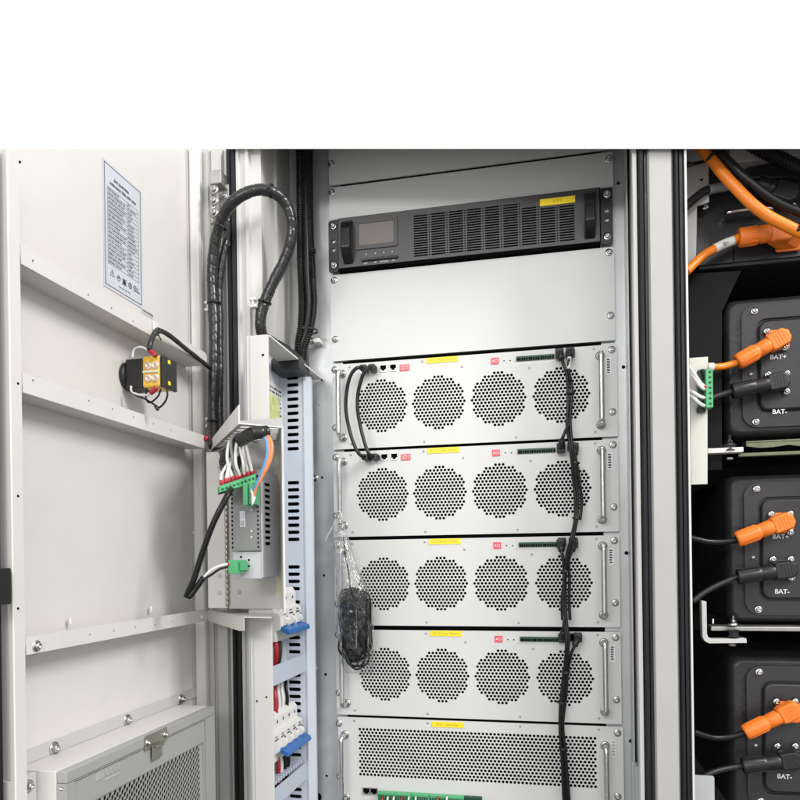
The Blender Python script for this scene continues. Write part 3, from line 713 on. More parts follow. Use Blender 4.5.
# ------------------------------------------------------------------ patch cables on the left of the rack
def patch(pts, label):
    t = thing('patch_cable', label, 'cable', pts[0], 'patch cables linking the first two modules')
    m = MB(); m.tube(pts, .0031, 12, .003); m.build('sheath', BLACKG, t)
    for p, s in ((pts[0], 1), (pts[-1], -1)):
        m = MB(); m.box((p[0] - .0055, -.026, p[2] - .005), (p[0] + .0055, -.0035, p[2] + .005), .0012); m.build('plug', BLACKP, t)
def chain(l, rel=False): return [tuple(PY(a, b, c)) for a, b, c in l]
patch(chain([(363, 367.5, -.024), (356, 368.5, -.035), (350, 377, -.036), (346.5, 393, -.034), (346, 411, -.033), (350, 432, -.032), (356, 449, -.033), (361, 455.5, -.032), (365, 457, -.024)]), 'outer black patch cable looping from the first module to the second')
patch(chain([(371.5, 367, -.024), (366, 369, -.036), (361.5, 379, -.036), (358, 394, -.034), (357.6, 410, -.033), (361, 429, -.032), (366, 447, -.033), (370, 455, -.032), (374, 456.5, -.024)]), 'inner black patch cable looping from the first module to the second')

# ------------------------------------------------------------------ black power cords running down over the right fans
def cord(pts, label, plugw=.0135, white=False, r=.0026):
    t = thing('power_cable', label, 'cable', pts[0], 'black power cords down the rack front')
    m = MB(); m.tube(pts, r, 12, .003); m.build('sheath', BLACKG, t)
    p = Vector(pts[0]); m = MB(); m.box((p.x - plugw / 2, p.y + .001, p.z - .0075), (p.x + plugw / 2, -.005, p.z + .0075), .002)
    dirn = (Vector(pts[1]) - p).normalized()
    m.cyl(p - dirn * .001 + Vector((0, .003, 0)), p + dirn * .014, .0052, 12); m.build('plug', BLACKP, t)
    if white:
        a_, b_ = Vector(pts[1]), Vector(pts[2]); m = MB(); m.tube([a_, a_.lerp(b_, .5), b_], r * 1.22, 12, .003); m.build('marker_sleeve', WHITEP, t)
    return t
B0 = -.022
cord(chain([(559.5, 352, B0), (563, 363, -.028), (567, 375, -.028), (568, 390, -.026), (568, 408, -.026), (567, 425, -.026), (570, 445, -.034), (572, 462, -.032), (573.5, 480, -.028), (575.5, 500, -.027), (575, 520, -.027), (571.5, 537, -.034), (567, 555, -.03), (564.2, 575, -.026), (563.5, 600, -.026), (565, 625, -.028), (566.5, 640, -.034), (565.5, 660, -.030), (563, 680, -.026), (560.5, 705, -.026), (560, 730, -.026), (562, 760, -.026), (564, 805, -.026)]), 'black power cord from the left socket of the topmost module down the rack')
cord(chain([(570, 351, B0), (569.5, 357, -.031), (568.5, 369, -.031), (571.5, 385, -.026), (571.6, 402, -.026), (570.1, 420, -.028), (572.1, 445, -.034), (574.6, 462, -.032), (576.1, 480, -.028), (577.6, 500, -.026), (576.6, 520, -.028), (573.1, 538, -.036), (568.1, 556, -.03), (565.6, 575, -.024), (565.1, 600, -.024), (566.6, 622, -.03), (568.6, 642, -.034), (566.6, 662, -.028), (564.1, 682, -.025), (562.6, 705, -.024), (563.1, 730, -.024), (566.1, 760, -.024), (569.6, 805, -.024)]), 'black power cord with a white marker sleeve from the topmost module', white=True)
cord(chain([(561, 447.5, B0), (562, 440, -.029), (565, 432, -.030), (568.5, 424, -.028), (569.5, 412, -.023)]), 'short black cord rising from the left socket of the second module')
cord(chain([(574.5, 447, B0), (575, 456, -.026), (577.5, 468, -.024), (580, 486, -.023), (581.5, 503, -.022), (580, 520, -.024)]), 'black cord leaving the right socket of the second module downward')
cord(chain([(560.8, 543.5, B0), (561.5, 551, -.028), (563.5, 562, -.029), (564.5, 578, -.022), (562, 600, -.021), (562.5, 620, -.024)]), 'black cord leaving the left socket of the third module downward')
cord(chain([(574, 543.5, B0), (572, 551, -.029), (568.5, 561, -.027), (569.5, 578, -.021), (569, 600, -.021), (570, 620, -.024)]), 'black cord leaving the right socket of the third module downward')
cord(chain([(562.5, 638.5, B0), (563.5, 630, -.028), (564, 620, -.028), (563, 608, -.023)]), 'short black cord rising from the left socket of the fourth module')
cord(chain([(578, 638, B0), (574, 647, -.027), (570.5, 656, -.025), (567.5, 674, -.021), (566, 695, -.021), (562.5, 730, -.021), (565, 765, -.021), (567, 805, -.021)]), 'black cord leaving the right socket of the fourth module downward')
for px, py, s in ((570.5, 393, 'beside the topmost right fan'), (575, 463, 'above the second right fan'), (576.8, 518, 'below the second right fan'), (565.5, 571, 'above the third right fan'), (566, 672, 'on the fourth right fan'), (561.5, 702, 'below the fourth right fan'), (563, 748, 'over the wide vent')):
    m = MB(); p = PY(px, py, -.0262); tie(m, p, (0.05, 0, 1), .0066); tag(m.build('cable_tie', BLACKP), 'black cable tie around the power cords ' + s, 'cable tie', 'ties on the power cord bundle')

# ------------------------------------------------------------------ clear bag of spare cables hanging from the second module handle
m = MB(); N, K = 26, 40; prof = [(0, 337.5, 3.0, 516), (.08, 338.5, 6, 526), (.2, 342.5, 8, 545), (.4, 348.5, 12, 575), (.5, 352.5, 16, 590), (.58, 354.5, 18, 605), (.75, 355.5, 18.5, 632), (.93, 357.5, 16, 664), (1, 359, 12.5, 673)]
rings = []
for k in range(K + 1):
    t = k / K
    for a, b in zip(prof, prof[1:]):
        if a[0] <= t <= b[0]:
            s = (t - a[0]) / (b[0] - a[0]); cx, hw, py = [a[i] + (b[i] - a[i]) * s for i in (1, 2, 3)]; break
    ring = []; thick = .007 + .012 * math.sin(math.pi * min(1, t * 1.05)) ** 1.5
    cen = PY(cx, py, -.034); e = PY(cx + hw, py, -.034); h = (e - cen).length
    for i in range(N):
        A = 2 * math.pi * i / N; jit = 1 + .10 * math.sin(5 * A + 9 * t) * math.sin(23 * t + A) + random.uniform(-.05, .05)
        ring.append(m.bm.verts.new(cen + Vector((h * math.cos(A) * (1 + random.uniform(-.03, .03)), thick * math.sin(A) * jit, random.uniform(-.0012, .0012)))))
    rings.append(ring)
for A, Bq in zip(rings, rings[1:]):
    for i in range(N):
        f = m.bm.faces.new((A[i], A[(i + 1) % N], Bq[(i + 1) % N], Bq[i])); f.smooth = random.random() < .75
m.bm.faces.new(rings[-1])
tag(m.build('plastic_bag', BAGM), 'clear crumpled plastic bag hanging from a handle on the left of the rack', 'plastic bag')
m = MB(); pts = []
for k in range(30):
    hw = random.choice((14.5, 12.5, 10, 7.5, 4.5, 2.5)) + random.uniform(-1, 1); top = random.uniform(588, 606); bot = random.uniform(648, 667); cx = 354.8 + random.uniform(-2, 2)
    yy = lambda: -.034 + random.uniform(-.012, .010)
    w1, w2 = random.uniform(-4, 4), random.uniform(-4, 4)
    pts += [(cx - hw, 612 + w1, yy()), (cx - hw * .85, top + 3, yy()), (cx + 1, top, yy()), (cx + hw * .9, top + 5, yy()), (cx + hw, 622 + w2, yy()), (cx + hw + w1 * .4, 643, yy()), (cx + hw * .8, bot, yy()), (cx - hw * .5, bot + 1, yy()), (cx - hw + w2 * .5, bot - 12, yy())]
m.tube([tuple(PY(*p)) for p in pts], .0016, 7, .004)
tag(m.build('coiled_cable', BLACKG), 'coil of thin black cable packed inside the clear plastic bag', 'cable')
m = MB(); m.tube(chain([(344, 540, -.036), (345.5, 556, -.037), (348.5, 572, -.038), (350, 584, -.04), (351, 600, -.036)]), .0013, 8, .004)
m.cyl(PY(343.5, 538, -.036), PY(344.6, 546, -.036), .0019, 8)
tag(m.build('cable_end', BLACKG), 'thin black cable end sticking up inside the clear plastic bag', 'cable')
m = MB(); m.tube(chain([(339, 517, -.028), (334, 524, -.03), (325, 541, -.032)]), .0011, 6, .004)
m.tube(chain([(338.5, 518, -.02), (336, 513, -.03), (340.5, 512, -.036), (342, 520, -.034), (338.5, 519, -.03)]), .0011, 6, .003)
tag(m.build('cable_tie', WHITEP), 'white cable tie holding the clear bag on the module handle', 'cable tie')

# ------------------------------------------------------------------ thick spiral wrapped cable loop
def wrap_r(r, pitch, d=.09): return lambda L, th: r * (1 - d * (1 if (((L / pitch) + th / (2 * math.pi)) % 1.0) > .86 else .25 * (((L / pitch) + th / (2 * math.pi)) % 1.0)) + .025 * math.sin(th * 2 + L * 70) + .02 * math.sin(L * 210))
lp = [(214, 447, -.17), (213, 420, -.15), (214, 380, -.15), (214.5, 330, -.15), (213, 300, -.15), (212.5, 275, -.152), (214, 252, -.157), (218, 230, -.165), (227, 209, -.175), (240, 196.5, -.18), (257, 190, -.175), (273, 192.5, -.165), (285, 203, -.15), (291.5, 220, -.14), (291, 240, -.135), (285, 260, -.13), (275, 279, -.13), (267, 296, -.13), (262, 310, -.132), (260.5, 324, -.13), (263, 336, -.12), (272, 342, -.10), (288, 352, -.07), (300, 362, -.05)]
m = MB(); m.tube(chain(lp), .0086, 16, .0016, wrap_r(.0090, .0155))
tag(m.build('wrapped_cable', WRAPM), 'thick spiral wrapped black cable arching in a loop above the breaker box', 'cable')
m = MB(); m.tube(chain([(221, 445, -.16), (219.5, 410, -.142), (219.8, 370, -.14), (219.5, 320, -.14), (219, 290, -.14), (222, 262, -.142), (226, 240, -.14), (228, 222, -.125)]), .0056, 14, .0016, wrap_r(.0060, .0135))
tag(m.build('wrapped_cable', WRAPM), 'thinner black wrapped cable running up the hinge column beside the thick one', 'cable')
def clip(px, py, Y, label):
    m = MB(); p = PY(px, py, Y)
    m.box((p.x - .006, Y, p.z - .008), (p.x + .006, Y + .012, p.z - .0035), .001); m.box((p.x - .006, Y, p.z + .0035), (p.x + .006, Y + .012, p.z + .008), .001)
    m.box((p.x - .006, Y + .008, p.z - .004), (p.x + .006, Y + .012, p.z + .004), .0005); m.box((p.x - .0012, Y, p.z - .0036), (p.x + .0012, Y + .006, p.z + .0036), .0003)
    tag(m.build('cable_mount', WHITEP), label, 'cable mount', 'white cable mounts')
clip(207.5, 305.5, -.15, 'white plastic cable mount on the door hinge edge, the upper one'); clip(208.5, 422, -.15, 'white plastic cable mount on the hinge edge just above the red dot'); clip(252.5, 302, -.145, 'white plastic cable mount on the pale flange where the loop ends')
for (px, py, ax, s, Y, r) in ((214, 303, (0, 0, 1), 'at the upper white mount on the hinge column', -.15, .0102), (214, 421, (0, 0, 1), 'at the lower white mount on the hinge column', -.15, .0102), (265, 302, (.35, 0, 1), 'where the loop meets the pale flange', -.131, .0098), (271, 191, (1, 0, -.2), 'on the crown of the cable loop', -.168, .0096), (221, 227, (.4, 0, .9), 'low on the rising side of the cable loop', -.166, .0096)):
    m = MB(); tie(m, PY(px, py, Y), ax, r); tag(m.build('cable_tie', BLACKP), 'black cable tie ' + s, 'cable tie', 'ties on the wrapped cable')
m = MB(); m.lathe([(.0042, 0), (.0046, .003), (.0035, .006), (0, .0068)], PX(205.5, 438.5, XF + .001), (1, -.4, 0), 14)
tag(m.build('red_cap', REDP), 'small red cap at the end of the middle door rail', 'cap')

# ------------------------------------------------------------------ black conduits beside the rack post
corr = lambda r, p: (lambda L, th: r * (1 + .10 * math.sin(2 * math.pi * L / p)))
def conduit(pts, r, label, ribbed=True, name='cable_conduit'):
    m = MB(); m.tube(chain(pts), r, 14, .0010 if ribbed else .004, corr(r, .0042) if ribbed else None)
    return tag(m.build(name, BLACKG), label, 'conduit', 'black conduits beside the rack post')
conduit([(300.5, 120, -.03), (301, 200, -.03), (301.5, 260, -.032), (303, 300, -.034), (302, 326, -.036), (299, 345, -.034), (300, 366, -.02)], .0076, 'leftmost black conduit dropping from the roof beside the rack post')
conduit([(309, 120, -.014), (310, 220, -.014), (312.5, 280, -.02), (313.5, 306, -.026), (310, 330, -.03), (304, 348, -.026), (304, 366, -.012)], .0062, 'ribbed black conduit nearest the rack post')
conduit([(305.5, 120, -.046), (306.5, 215, -.046), (307, 270, -.044), (308.5, 304, -.042), (306, 330, -.042), (301, 350, -.04), (301, 366, -.03)], .0046, 'thin smooth black cable in front of the two conduits', False, 'black_cable')
for px, py, r in ((311.5, 251, .011), (310, 331, .0165)):
    m = MB(); tie(m, PY(px - 2, py, -.028), (0, 0, 1), r); tag(m.build('cable_tie', BLACKP), 'black cable tie around the conduits, %s' % ('the upper one' if py < 300 else 'the lower one near their bend'), 'cable tie', 'ties on the conduits')
MB_ = MB(); p = PY(317, 341, -.012); MB_.box(p - Vector((.005, .005, .0035)), p + Vector((.006, .016, .0035)), .001); tag(MB_.build('cable_mount', WHITEP), 'white cable mount on the rack post by the conduit bend', 'cable mount', 'white cable mounts')

# ------------------------------------------------------------------ breaker box on the left wall
bx = thing('breaker_box', 'pale steel breaker box with slotted blue-white side, left of the rack', 'electrical box', (-.28, -.1, 1.0))
YF = -.20; xs = PY(268.3, 370, YF).x; xf0 = XY(249, YF)
ztop = PY(264, 334.5, YF).z; ztb = PY(321, 377, -.01).z; xbk = -.2615
m = MB(); m.extr([Vector((xf0, YF, ZB + .3)), Vector((xs, YF, ZB + .3)), Vector((xs, YF, ztop)), Vector((xf0, YF, ztop))], (0, .004, 0), .0008)
m.box((XY(253.5, YF) - .0006, YF - .0012, ZB + .3), (XY(253.5, YF) + .0006, YF - .0002, ztop), 0)
m.build('front_cover', LIP, bx)
# top sheet from the front cover back to the rack post
m = MB(); t0 = [Vector((xf0, YF + .0045, ztop)), Vector((xs + .0016, YF + .0045, ztop)), Vector((xbk + .003, -.004, ztb)), Vector((xf0 + .02, -.004, ztb))]
m.extr(t0, (0, 0, -.0026)); m.build('top_sheet', LIP, bx)
e0, e1 = PY(254.5, 300, YF), PY(262, 305, YF)
for px, py, Y, r in ((263, 355, YF - .0002, .0019), (321, 378.5, -.001, .0019), (266.5, 697, YF - .0002, .0014), (257, 701, YF - .0002, .0014)):
    m = MB(); m.lathe([(0, .0006), (r, .0006), (r, -.0006)], PY(px, py, Y), (0, -1, 0), 10); m.build('drilled_hole', HOLE, bx)
XW = -.3155
m = MB(); m.box((XW - .002, YF + .005, ZB + .3), (XW, -.006, ztb + .01), 0); m.build('side_wall', BLUEW, bx)
# slotted plate
YS = -.05; sx0, sx1 = XY(283.5, YS), PY(303, 475, YS).x
slots = []; rows_ = [371.2 + 7.07 * k for k in range(12)] + [483 + 7.06 * k for k in range(9)] + [567 + 7.2 * k for k in range(4)] + [602 + 7.1 * k for k in range(8)] + [675 + 7.1 * k for k in range(6)] + [726, 733, 740, 747, 754.5, 762, 789, 796, 803]
for py in rows_:
    q0, q1 = PY(287 + (py - 380) * .0065, py, YS), PY(298.7 + (py - 380) * .0078, py, YS); hh = .0030
    slots.append([(q0.x, q0.z - hh * .7), (q0.x + .0015, q0.z - hh), (q1.x - .0025, q0.z - hh), (q1.x, q0.z), (q1.x - .0025, q0.z + hh), (q0.x + .0015, q0.z + hh), (q0.x, q0.z + hh * .7)])
zcap = PY(290, 367, YS).z
m = MB(); m.perf(rect(sx0, ZB + .3, sx1, zcap), slots, frontal(YS), .0016)
m.build('slotted_plate', BLUEW, bx)
MB().box((sx0 - .002, YS + .008, ZB + .3), (sx1 - .001, YS + .012, zcap - .001), 0).build('dark_backing', HOLE, bx)
m = MB(); m.prism([(sx1 + .0001, YS - .0004), (PY(305, 475, YS).x, YS - .0015), (XY(313.5, YS + .02), YS + .02), (XY(314, YS + .03), YS + .034), (sx1 + .0001, YS + .03)], ZB + .3, ztb - .004)
m.build('corner_flange', BLUEW, bx)
m = MB(); q0, q1 = PY(276.5, 361, YS - .03), PY(302, 370, YS - .03)
m.box((q0.x, YS - .05, q1.z - .004), (q1.x + .003, YS - .001, q0.z - .001), .001); m.build('duct_cap', BLACKP, bx)
XT = -.2805
for (pya, pyb, l) in ((661, 680, 0), (779, 797, 0)):
    za, zb_ = PX(287, pya, XT).z, PX(287, pyb, XT).z
    m = MB(); m.box((XT - .002, YF + .006, zb_), (XT, YS - .0005, za), .0004); m.box((XW + .0004, YF + .006, zb_), (XT - .0025, YS - .0005, zb_ + .0015), 0); m.build('divider_tray', BLUE, bx)
# rating sheet on the inner wall
lz1_, lz0_ = PX(272, 383, XW).z, PX(283, 447, XW).z
lb = MB().box((XW + .0003, -.135, lz0_), (XW + .0009, -.053, lz1_), 0).build('rating_label', WHITEP, bx)
m = MB(); X1 = XW + .0011
zz = lz1_ - .006
while zz > lz0_ + .004:
    y = -.131
    while y < -.060:
        wd = random.uniform(.003, .012); m.faces_from([(X1, y, zz), (X1, min(y + wd, -.057), zz), (X1, min(y + wd, -.057), zz - .0034), (X1, y, zz - .0034)], [(0, 1, 2, 3)]); y += wd + .003
    zz -= .0068
m.build('printed_text', INK, lb)
MB().box((XW + .0012, -.128, lz0_ + .035), (XW + .0016, -.066, lz1_ - .02), 0).build('yellow_print', PCBL, lb)
# breakers
def breaker(pya, pyb, y0, y1, n0, n, label, sleeve):
    z1_, z0_ = PX(287, pya, -.286).z, PX(287, pyb, -.286).z; H = z1_ - z0_
    t = thing('circuit_breaker', label, 'circuit breaker', (-.30, (y0 + y1) / 2, z0_), 'circuit breakers in the box')
    xb0, xb1, xb2 = XW + .003, -.293, -.284; tot = n0 + n; pw = (y1 - y0) / tot
    for i in range(tot):
        a, b = y0 + i * pw + .0003, y0 + (i + 1) * pw - .0003
        m = MB(); prof = [(xb0, z0_), (xb1, z0_), (xb1, z0_ + H * .2), (xb2, z0_ + H * .24), (xb2, z0_ + H * .62), (xb1, z0_ + H * .66), (xb1, z0_ + H * .9), (xb1 - .006, z1_), (xb0, z1_)]
        m.extr([Vector((x, a, z)) for x, z in prof], (0, b - a, 0), .0005); o = m.build('pole', WHITEP, t)
        m = MB()
        m.lathe([(0, .0004), (.0026, .0004), (.0026, -.0005)], (xb1 + .0001, (a + b) / 2, z0_ + H * .80), (1, 0, 0), 10)
        m.box((xb2 + .0001, a + pw * .22, z0_ + H * .50), (xb2 + .0004, b - pw * .22, z0_ + H * .53), 0)
        m.box((xb2 + .0001, a + pw * .3, z0_ + H * .56), (xb2 + .0004, b - pw * .4, z0_ + H * .585), 0)
        m.build('printed_marks', INK, o)
        if i >= n0:
            yc = (a + b) / 2; m = MB(); r = .0065; zc = z0_ + H * .38
            pts = [Vector((xb2 + .0005 + r * math.cos(R(q)), yc - pw * .18, zc + r * 1.1 * math.sin(R(q)))) for q in range(-60, 91, 15)] + [Vector((xb2 - .002, yc - pw * .18, zc + r)), Vector((xb2 - .002, yc - pw * .18, zc - r))]
            m.extr(pts, (0, pw * .36, 0)); m.build('toggle_hub', WHITEP, o)
            MB().box((xb2 + .0001, yc + pw * .2, zc - r), (xb2 + .0012, yc + pw * .42, zc + r * 1.2), .0004).build('toggle_slot', GAP, o)
    ya, yb = y0 + n0 * pw, y1 + .002; zc = z0_ + H * .25
    m = MB(); m.extr([Vector((-.2845, ya + .001, zc + .004)), Vector((-.2705, ya + .001, zc - .001)), Vector((-.2685, ya + .001, zc - .007)), Vector((-.272, ya + .001, zc - .010)), Vector((-.2845, ya + .001, zc - .003))], (0, yb - ya, 0), .0012)
    m.build('toggle_handle', BLUEH, t)
    return z0_, z1_
bz = breaker(709, 757, -.185, -.058, 1, 4, 'white four pole breaker with a blue toggle bar, the lower of the two', True)
breaker(588, 640, -.15, -.058, 0, 3, 'white breaker with a blue toggle bar, the upper one near the grey tray', False)
zt_b = bz[1]
for i, (yy, mt, lb_) in enumerate(((-.137, REDP, 'red'), (-.122, WHITEP, 'white'), (-.107, WHITEP, 'white'), (-.088, BLACKG, 'black'))):
    m = MB(); m.tube([(-.300, yy, zt_b - .006), (-.299, yy, zt_b + .012), (-.303, yy + .004, zt_b + .03), (-.309, yy + .02, zt_b + .05)], .0042 if i == 0 else .003, 10, .004)
    tag(m.build('breaker_wire', mt), '%s wire entering the top of the lower breaker%s' % (lb_, '' if lb_ != 'white' else ', one of two side by side'), 'wire', 'wires on the lower breaker')
z_ = bz[0]
for i, (yy, mt, lb_) in enumerate(((-.142, REDP, 'red'), (-.130, WHITEP, 'white'), (-.114, BLACKG, 'black'), (-.10, BLACKG, 'black'))):
    m = MB(); m.tube([(-.296, yy, z_ + .004), (-.294, yy, z_ - .012), (-.299, yy + .006, z_ - .035), (-.307, yy + .02, z_ - .055)], .0036, 10, .004)
    tag(m.build('breaker_wire', mt), '%s wire leaving the bottom of the lower breaker%s' % (lb_, '' if lb_ != 'black' else ', one of two together'), 'wire', 'wires below the lower breaker')
z_ = PX(287, 640, -.286).z
for yy, mt, lb_ in ((-.138, REDP, 'red'), (-.124, GAP, 'dark')):
    m = MB(); m.tube([(-.298, yy, z_ - .001), (-.297, yy, z_ - .016), (-.301, yy + .004, z_ - .035), (-.309, yy + .01, z_ - .05)], .0045, 10, .004)
    tag(m.build('breaker_wire', mt), '%s wire hanging under the upper breaker' % lb_, 'wire', 'wires below the upper breaker')
# ribbed cable duct under the lower breaker
m = MB(); zd = PX(287, 774, XT).z
for k in range(12):
    y = YF + .012 + k * .011; m.box((XW + .002, y, zd - .006), (XT - .004, y + .005, zd), .0004)
tag(m.build('cable_duct', BLUE), 'ribbed pale duct comb below the lower breaker', 'duct')

# ------------------------------------------------------------------ swing tray with the grey controller
tr = thing('swing_tray', 'white sheet metal tray with slotted top, hinged in front of the column', 'tray', (-.3, -.25, 1.35))
YB = -.205
zl0 = PY(285, 609, YB).z; zu = PY(250, 440, YB).z + .03
xl0, xl1, xr_ = XY(207.5, YB), XY(228, YB), PY(284, 520, -.3).x
MB().box((xl0, YB, PY(215, 608, YB).z), (xl1 - .0015, YB + .002, PY(215, 452, YB).z), .0006).build('hinge_leaf', PAINT, tr)
MB().box((xl1 + .0005, YB, zl0), (XY(283, YB), YB + .002, zu), .0006).build('back_sheet', PAINT2, tr)
m = MB()
zc = PY(229, 606, YB).z
while zc < PY(229, 470, YB).z:
    m.cyl((xl1 - .0004, YB - .003, zc), (xl1 - .0004, YB - .003, zc + .0075), .0028, 10); zc += .0085
m.build('hinge_knuckle', BRASS, tr)
for px, py in ((219.5, 468), (219.5, 576), (219.5, 593), (239, 592)):
    m = MB(); q = PY(px, py, YB); m.lathe([(.0036, 0), (.003, .0012), (.0012, .0014), (.001, .0006), (0, .0006)], q, (0, -1, 0), 12); m.build('screw', STEELD if px > 230 else PAINT2, tr)
# top plate (seen from below), skewed, with its slots
zt = PY(240, 423, -.34).z
def onz(px, py, z): v = ray(px, py); return C + v * ((z - C.z) / v.z)
P0, P1, P2 = onz(211, 449, zt), onz(240, 424, zt), onz(283.5, 428, zt)
P3 = Vector((XY(283, YB) + .004, YB - .002, zt))
e1 = (P1 - P0); e2 = (P2 - P1)
quad = [(p.x, p.y) for p in (P0, P1, P2, P3)]
def blend(u, v): p = (P0 * (1 - u) + P1 * u) * (1 - v) + (P3 * (1 - u) + P2 * u) * v; return (p.x, p.y)
hs = []
for k in range(8):
    u = .09 + k * .113
    hs.append([blend(u, .08), blend(u + .055, .08), blend(u + .055, .42), blend(u, .42)])
    hs.append([blend(u, .52), blend(u + .055, .52), blend(u + .055, .9), blend(u, .9)])
m = MB(); m.perf(quad, hs, lambda u, v, d: Vector((u, v, zt + d)), .0018)
m.build('slotted_top', PAINT, tr)
# gusset along the left edge
Pu = onz(238.5, 405, zt); hu = (PY(238.5, 405, P1.y).z - zt)
n_ = Vector((e1.y, -e1.x, 0)).normalized() * .002
m = MB(); m.extr([P0 - Vector((0, 0, .003)), P1 - Vector((0, 0, .0005)), P1 + Vector((0, 0, hu)), P0 + Vector((0, 0, .012))], n_, .0005); gs = m.build('gusset', PAINT, tr)
MB().lathe([(0, .0003), (.0016, .0003), (.0016, -.001)], P0.lerp(P1, .62) + Vector((0, 0, .014)) + n_ * 1.02, n_, 10).build('drilled_hole', STEELD, gs)
# right wall of the tray
xw1 = P2.x
dW = (Vector((XY(283, YB), YB - .001, 0)) - Vector((P2.x, P2.y, 0)))
nrm = Vector((-dW.y, dW.x, 0)).normalized() * .003
m = MB(); bot = zl0 + .001
m.extr([Vector((P2.x, P2.y, bot)), Vector((P2.x, P2.y, zt - .0005)), Vector((P2.x + dW.x, P2.y + dW.y, zt - .0005)), Vector((P2.x + dW.x, P2.y + dW.y, bot))], nrm, .0006)
m.build('side_sheet', LIP, tr)
m = MB(); tx0, tx1 = XY(275.5, YB - .001), XY(282, YB - .001)
m.box((tx0, YB - .0012, PY(278, 598, YB).z), (tx1, YB - .0004, PY(278, 457, YB).z), 0); m.build('tape_strip', TAPE, tr)
# folded shelf under the tray
sh = MB(); zs = PY(285, 611.5, -.205).z - .003
Q = [onz(207.5, 610, zs), onz(243.5, 616.5, zs), onz(271.5, 617, zs), onz(288, 612, zs), onz(262, 609, zs)]
sh.extr(Q, (0, 0, -.0018)); A_, B_ = Q[0], Q[1]; hb = .022
n2 = Vector(((B_ - A_).y, -(B_ - A_).x, 0)).normalized() * -.0016
sh.extr([A_ - Vector((0, 0, .002)), B_ - Vector((0, 0, .002)), B_ - Vector((0, 0, hb - .002)), B_ - Vector((0, 0, hb)) + (A_ - B_) * .1, A_ - Vector((0, 0, hb * .8))], n2)
tag(sh.build('folded_shelf', PAINT), 'small folded white shelf under the swing tray', 'shelf')

# controller
cx0, cx1, cy0, cy1 = PY(231, 520, -.285).x, -.2560, -.285, -.222
cz1, cz0 = PY(250, 470, -.285).z, PY(240, 579, -.285).z
cn = thing('grey_controller', 'grey controller module with green plugs mounted in the swing tray', 'controller', ((cx0 + cx1) / 2, -.25, cz0))
zm = PY(245, 551, -.285).z
MB().box((cx0, cy0, zm), (cx1 - .002, cy0 + .02, cz1), .001).build('front_cover', CTRL, cn)
m = MB(); vs_ = []
zz = PX(262, 484, cx1).z
ys0, ys1 = cy0 + .012, cy0 + .034
z = PX(262, 545, cx1).z
while z < PX(262, 480, cx1).z + .0: vs_.append(rrect(ys0, z, ys1, z + .0044, .0020, 3)); z += .0083
m.perf(rect(cy0 + .003, cz0 + .002, cy1, cz1), vs_, sidewise(cx1), .0016)
m.build('vented_side', CTRLL, cn)
m = MB(); m.box((cx0 + .001, cy0 + .0205, cz0), (cx1 - .009, cy1, cz1 - .001), .0008); m.box((cx0, cy0 + .004, cz0), (cx1 - .002, cy0 + .02, zm - .0006), .0008); m.build('body', CTRLL, cn)
MB().box((cx1 - .0085, cy0 + .021, cz0 + .004), (cx1 - .0035, cy1 - .001, cz1 - .002), 0).build('dark_core', HOLE, cn)
for x in (cx0 + .0022, cx1 - .0045):
    m = MB(); z = zm + .004
    while z < cz1 - .004: m.box((x - .0014, cy0 - .0005, z), (x + .0008, cy0 - .0001, z + .0026), 0); z += .0061
    m.build('notch_row', HOLE, cn)
q = PY(243, 519, cy0)
lb = MB().box((q.x - .0045, cy0 - .0008, q.z - .011), (q.x + .0035, cy0 - .0002, q.z + .011), 0).build('serial_label', LABELM, cn)
m = MB()
m.box((q.x - .0035, cy0 - .0011, q.z - .009), (q.x + .002, cy0 - .0009, q.z - .002), 0); 
for k in range(4): m.box((q.x - .0032, cy0 - .0011, q.z + .001 + k * .0022), (q.x + .0025 - .001 * (k % 2), cy0 - .0009, q.z + .0022 + k * .0022), 0)
m.build('printed_marks', STEELD, lb)
m = MB()
for k, py in enumerate((505, 510, 531, 537)): p = PY(251.5, py, cy0); m.box((p.x - .001, cy0 - .0004, p.z - .001), (p.x + .0012, cy0 - .0001, p.z + .001), 0)
m.build('printed_marks', WHITEI, cn)
m = MB()
for px, py in ((241, 557), (249, 560), (249, 566)): p = PY(px, py, cy0 + .004); m.lathe([(0, .0003), (.0016, .0003), (.0016, -.001)], (p.x, cy0 + .004, p.z), (0, -1, 0), 10)
m.build('jack', HOLE, cn)
# green plugs
YT = -.325
a, b = PY(219.5, 486, YT), PY(256, 473.5, YT + .03)
dv = (b - a); up = Vector((0, 0, 1)); th = Vector((dv.y, -dv.x, 0)).normalized()
m = MB(); m.extr([a, b, b - up * .013, a - up * .009], -th * .014, .001); gp = m.build('terminal_plug', GREEN, cn)
m = MB()
for k in range(9): p = a.lerp(b, .08 + k * .105) - up * .0055 + th * .0004; m.lathe([(0, .0006), (.0014, .0006), (.0014, 0)], p, th, 8)
m.build('clamp_screw', GREEND, gp)
p = a - up * .009; m = MB(); m.extr([p + th * .001, p.lerp(b - up * .013, .3) + th * .001, p.lerp(b - up * .013, .3) - up * .0018, p - up * .002], -th * .012); m.build('plug_base', BLACKP, gp)
m = MB(); p0, p1 = PY(246.5, 484, -.30), PY(251.5, 506, -.30); m.box((p0.x, -.312, p1.z), (p1.x, -.287, p0.z), .0008); m.box((p1.x + .0003, -.309, p1.z + .002), (p1.x + .006, -.287, p0.z - .001), .0006); gq = m.build('terminal_plug', GREEN, cn)
m = MB()
for k in range(4): m.lathe([(0, .001), (.0014, .001), (.0014, 0)], (p1.x + .003, -.309, p1.z + .006 + k * .0052), (0, -1, 0), 8)
m.build('clamp_screw', BRASS, gq)
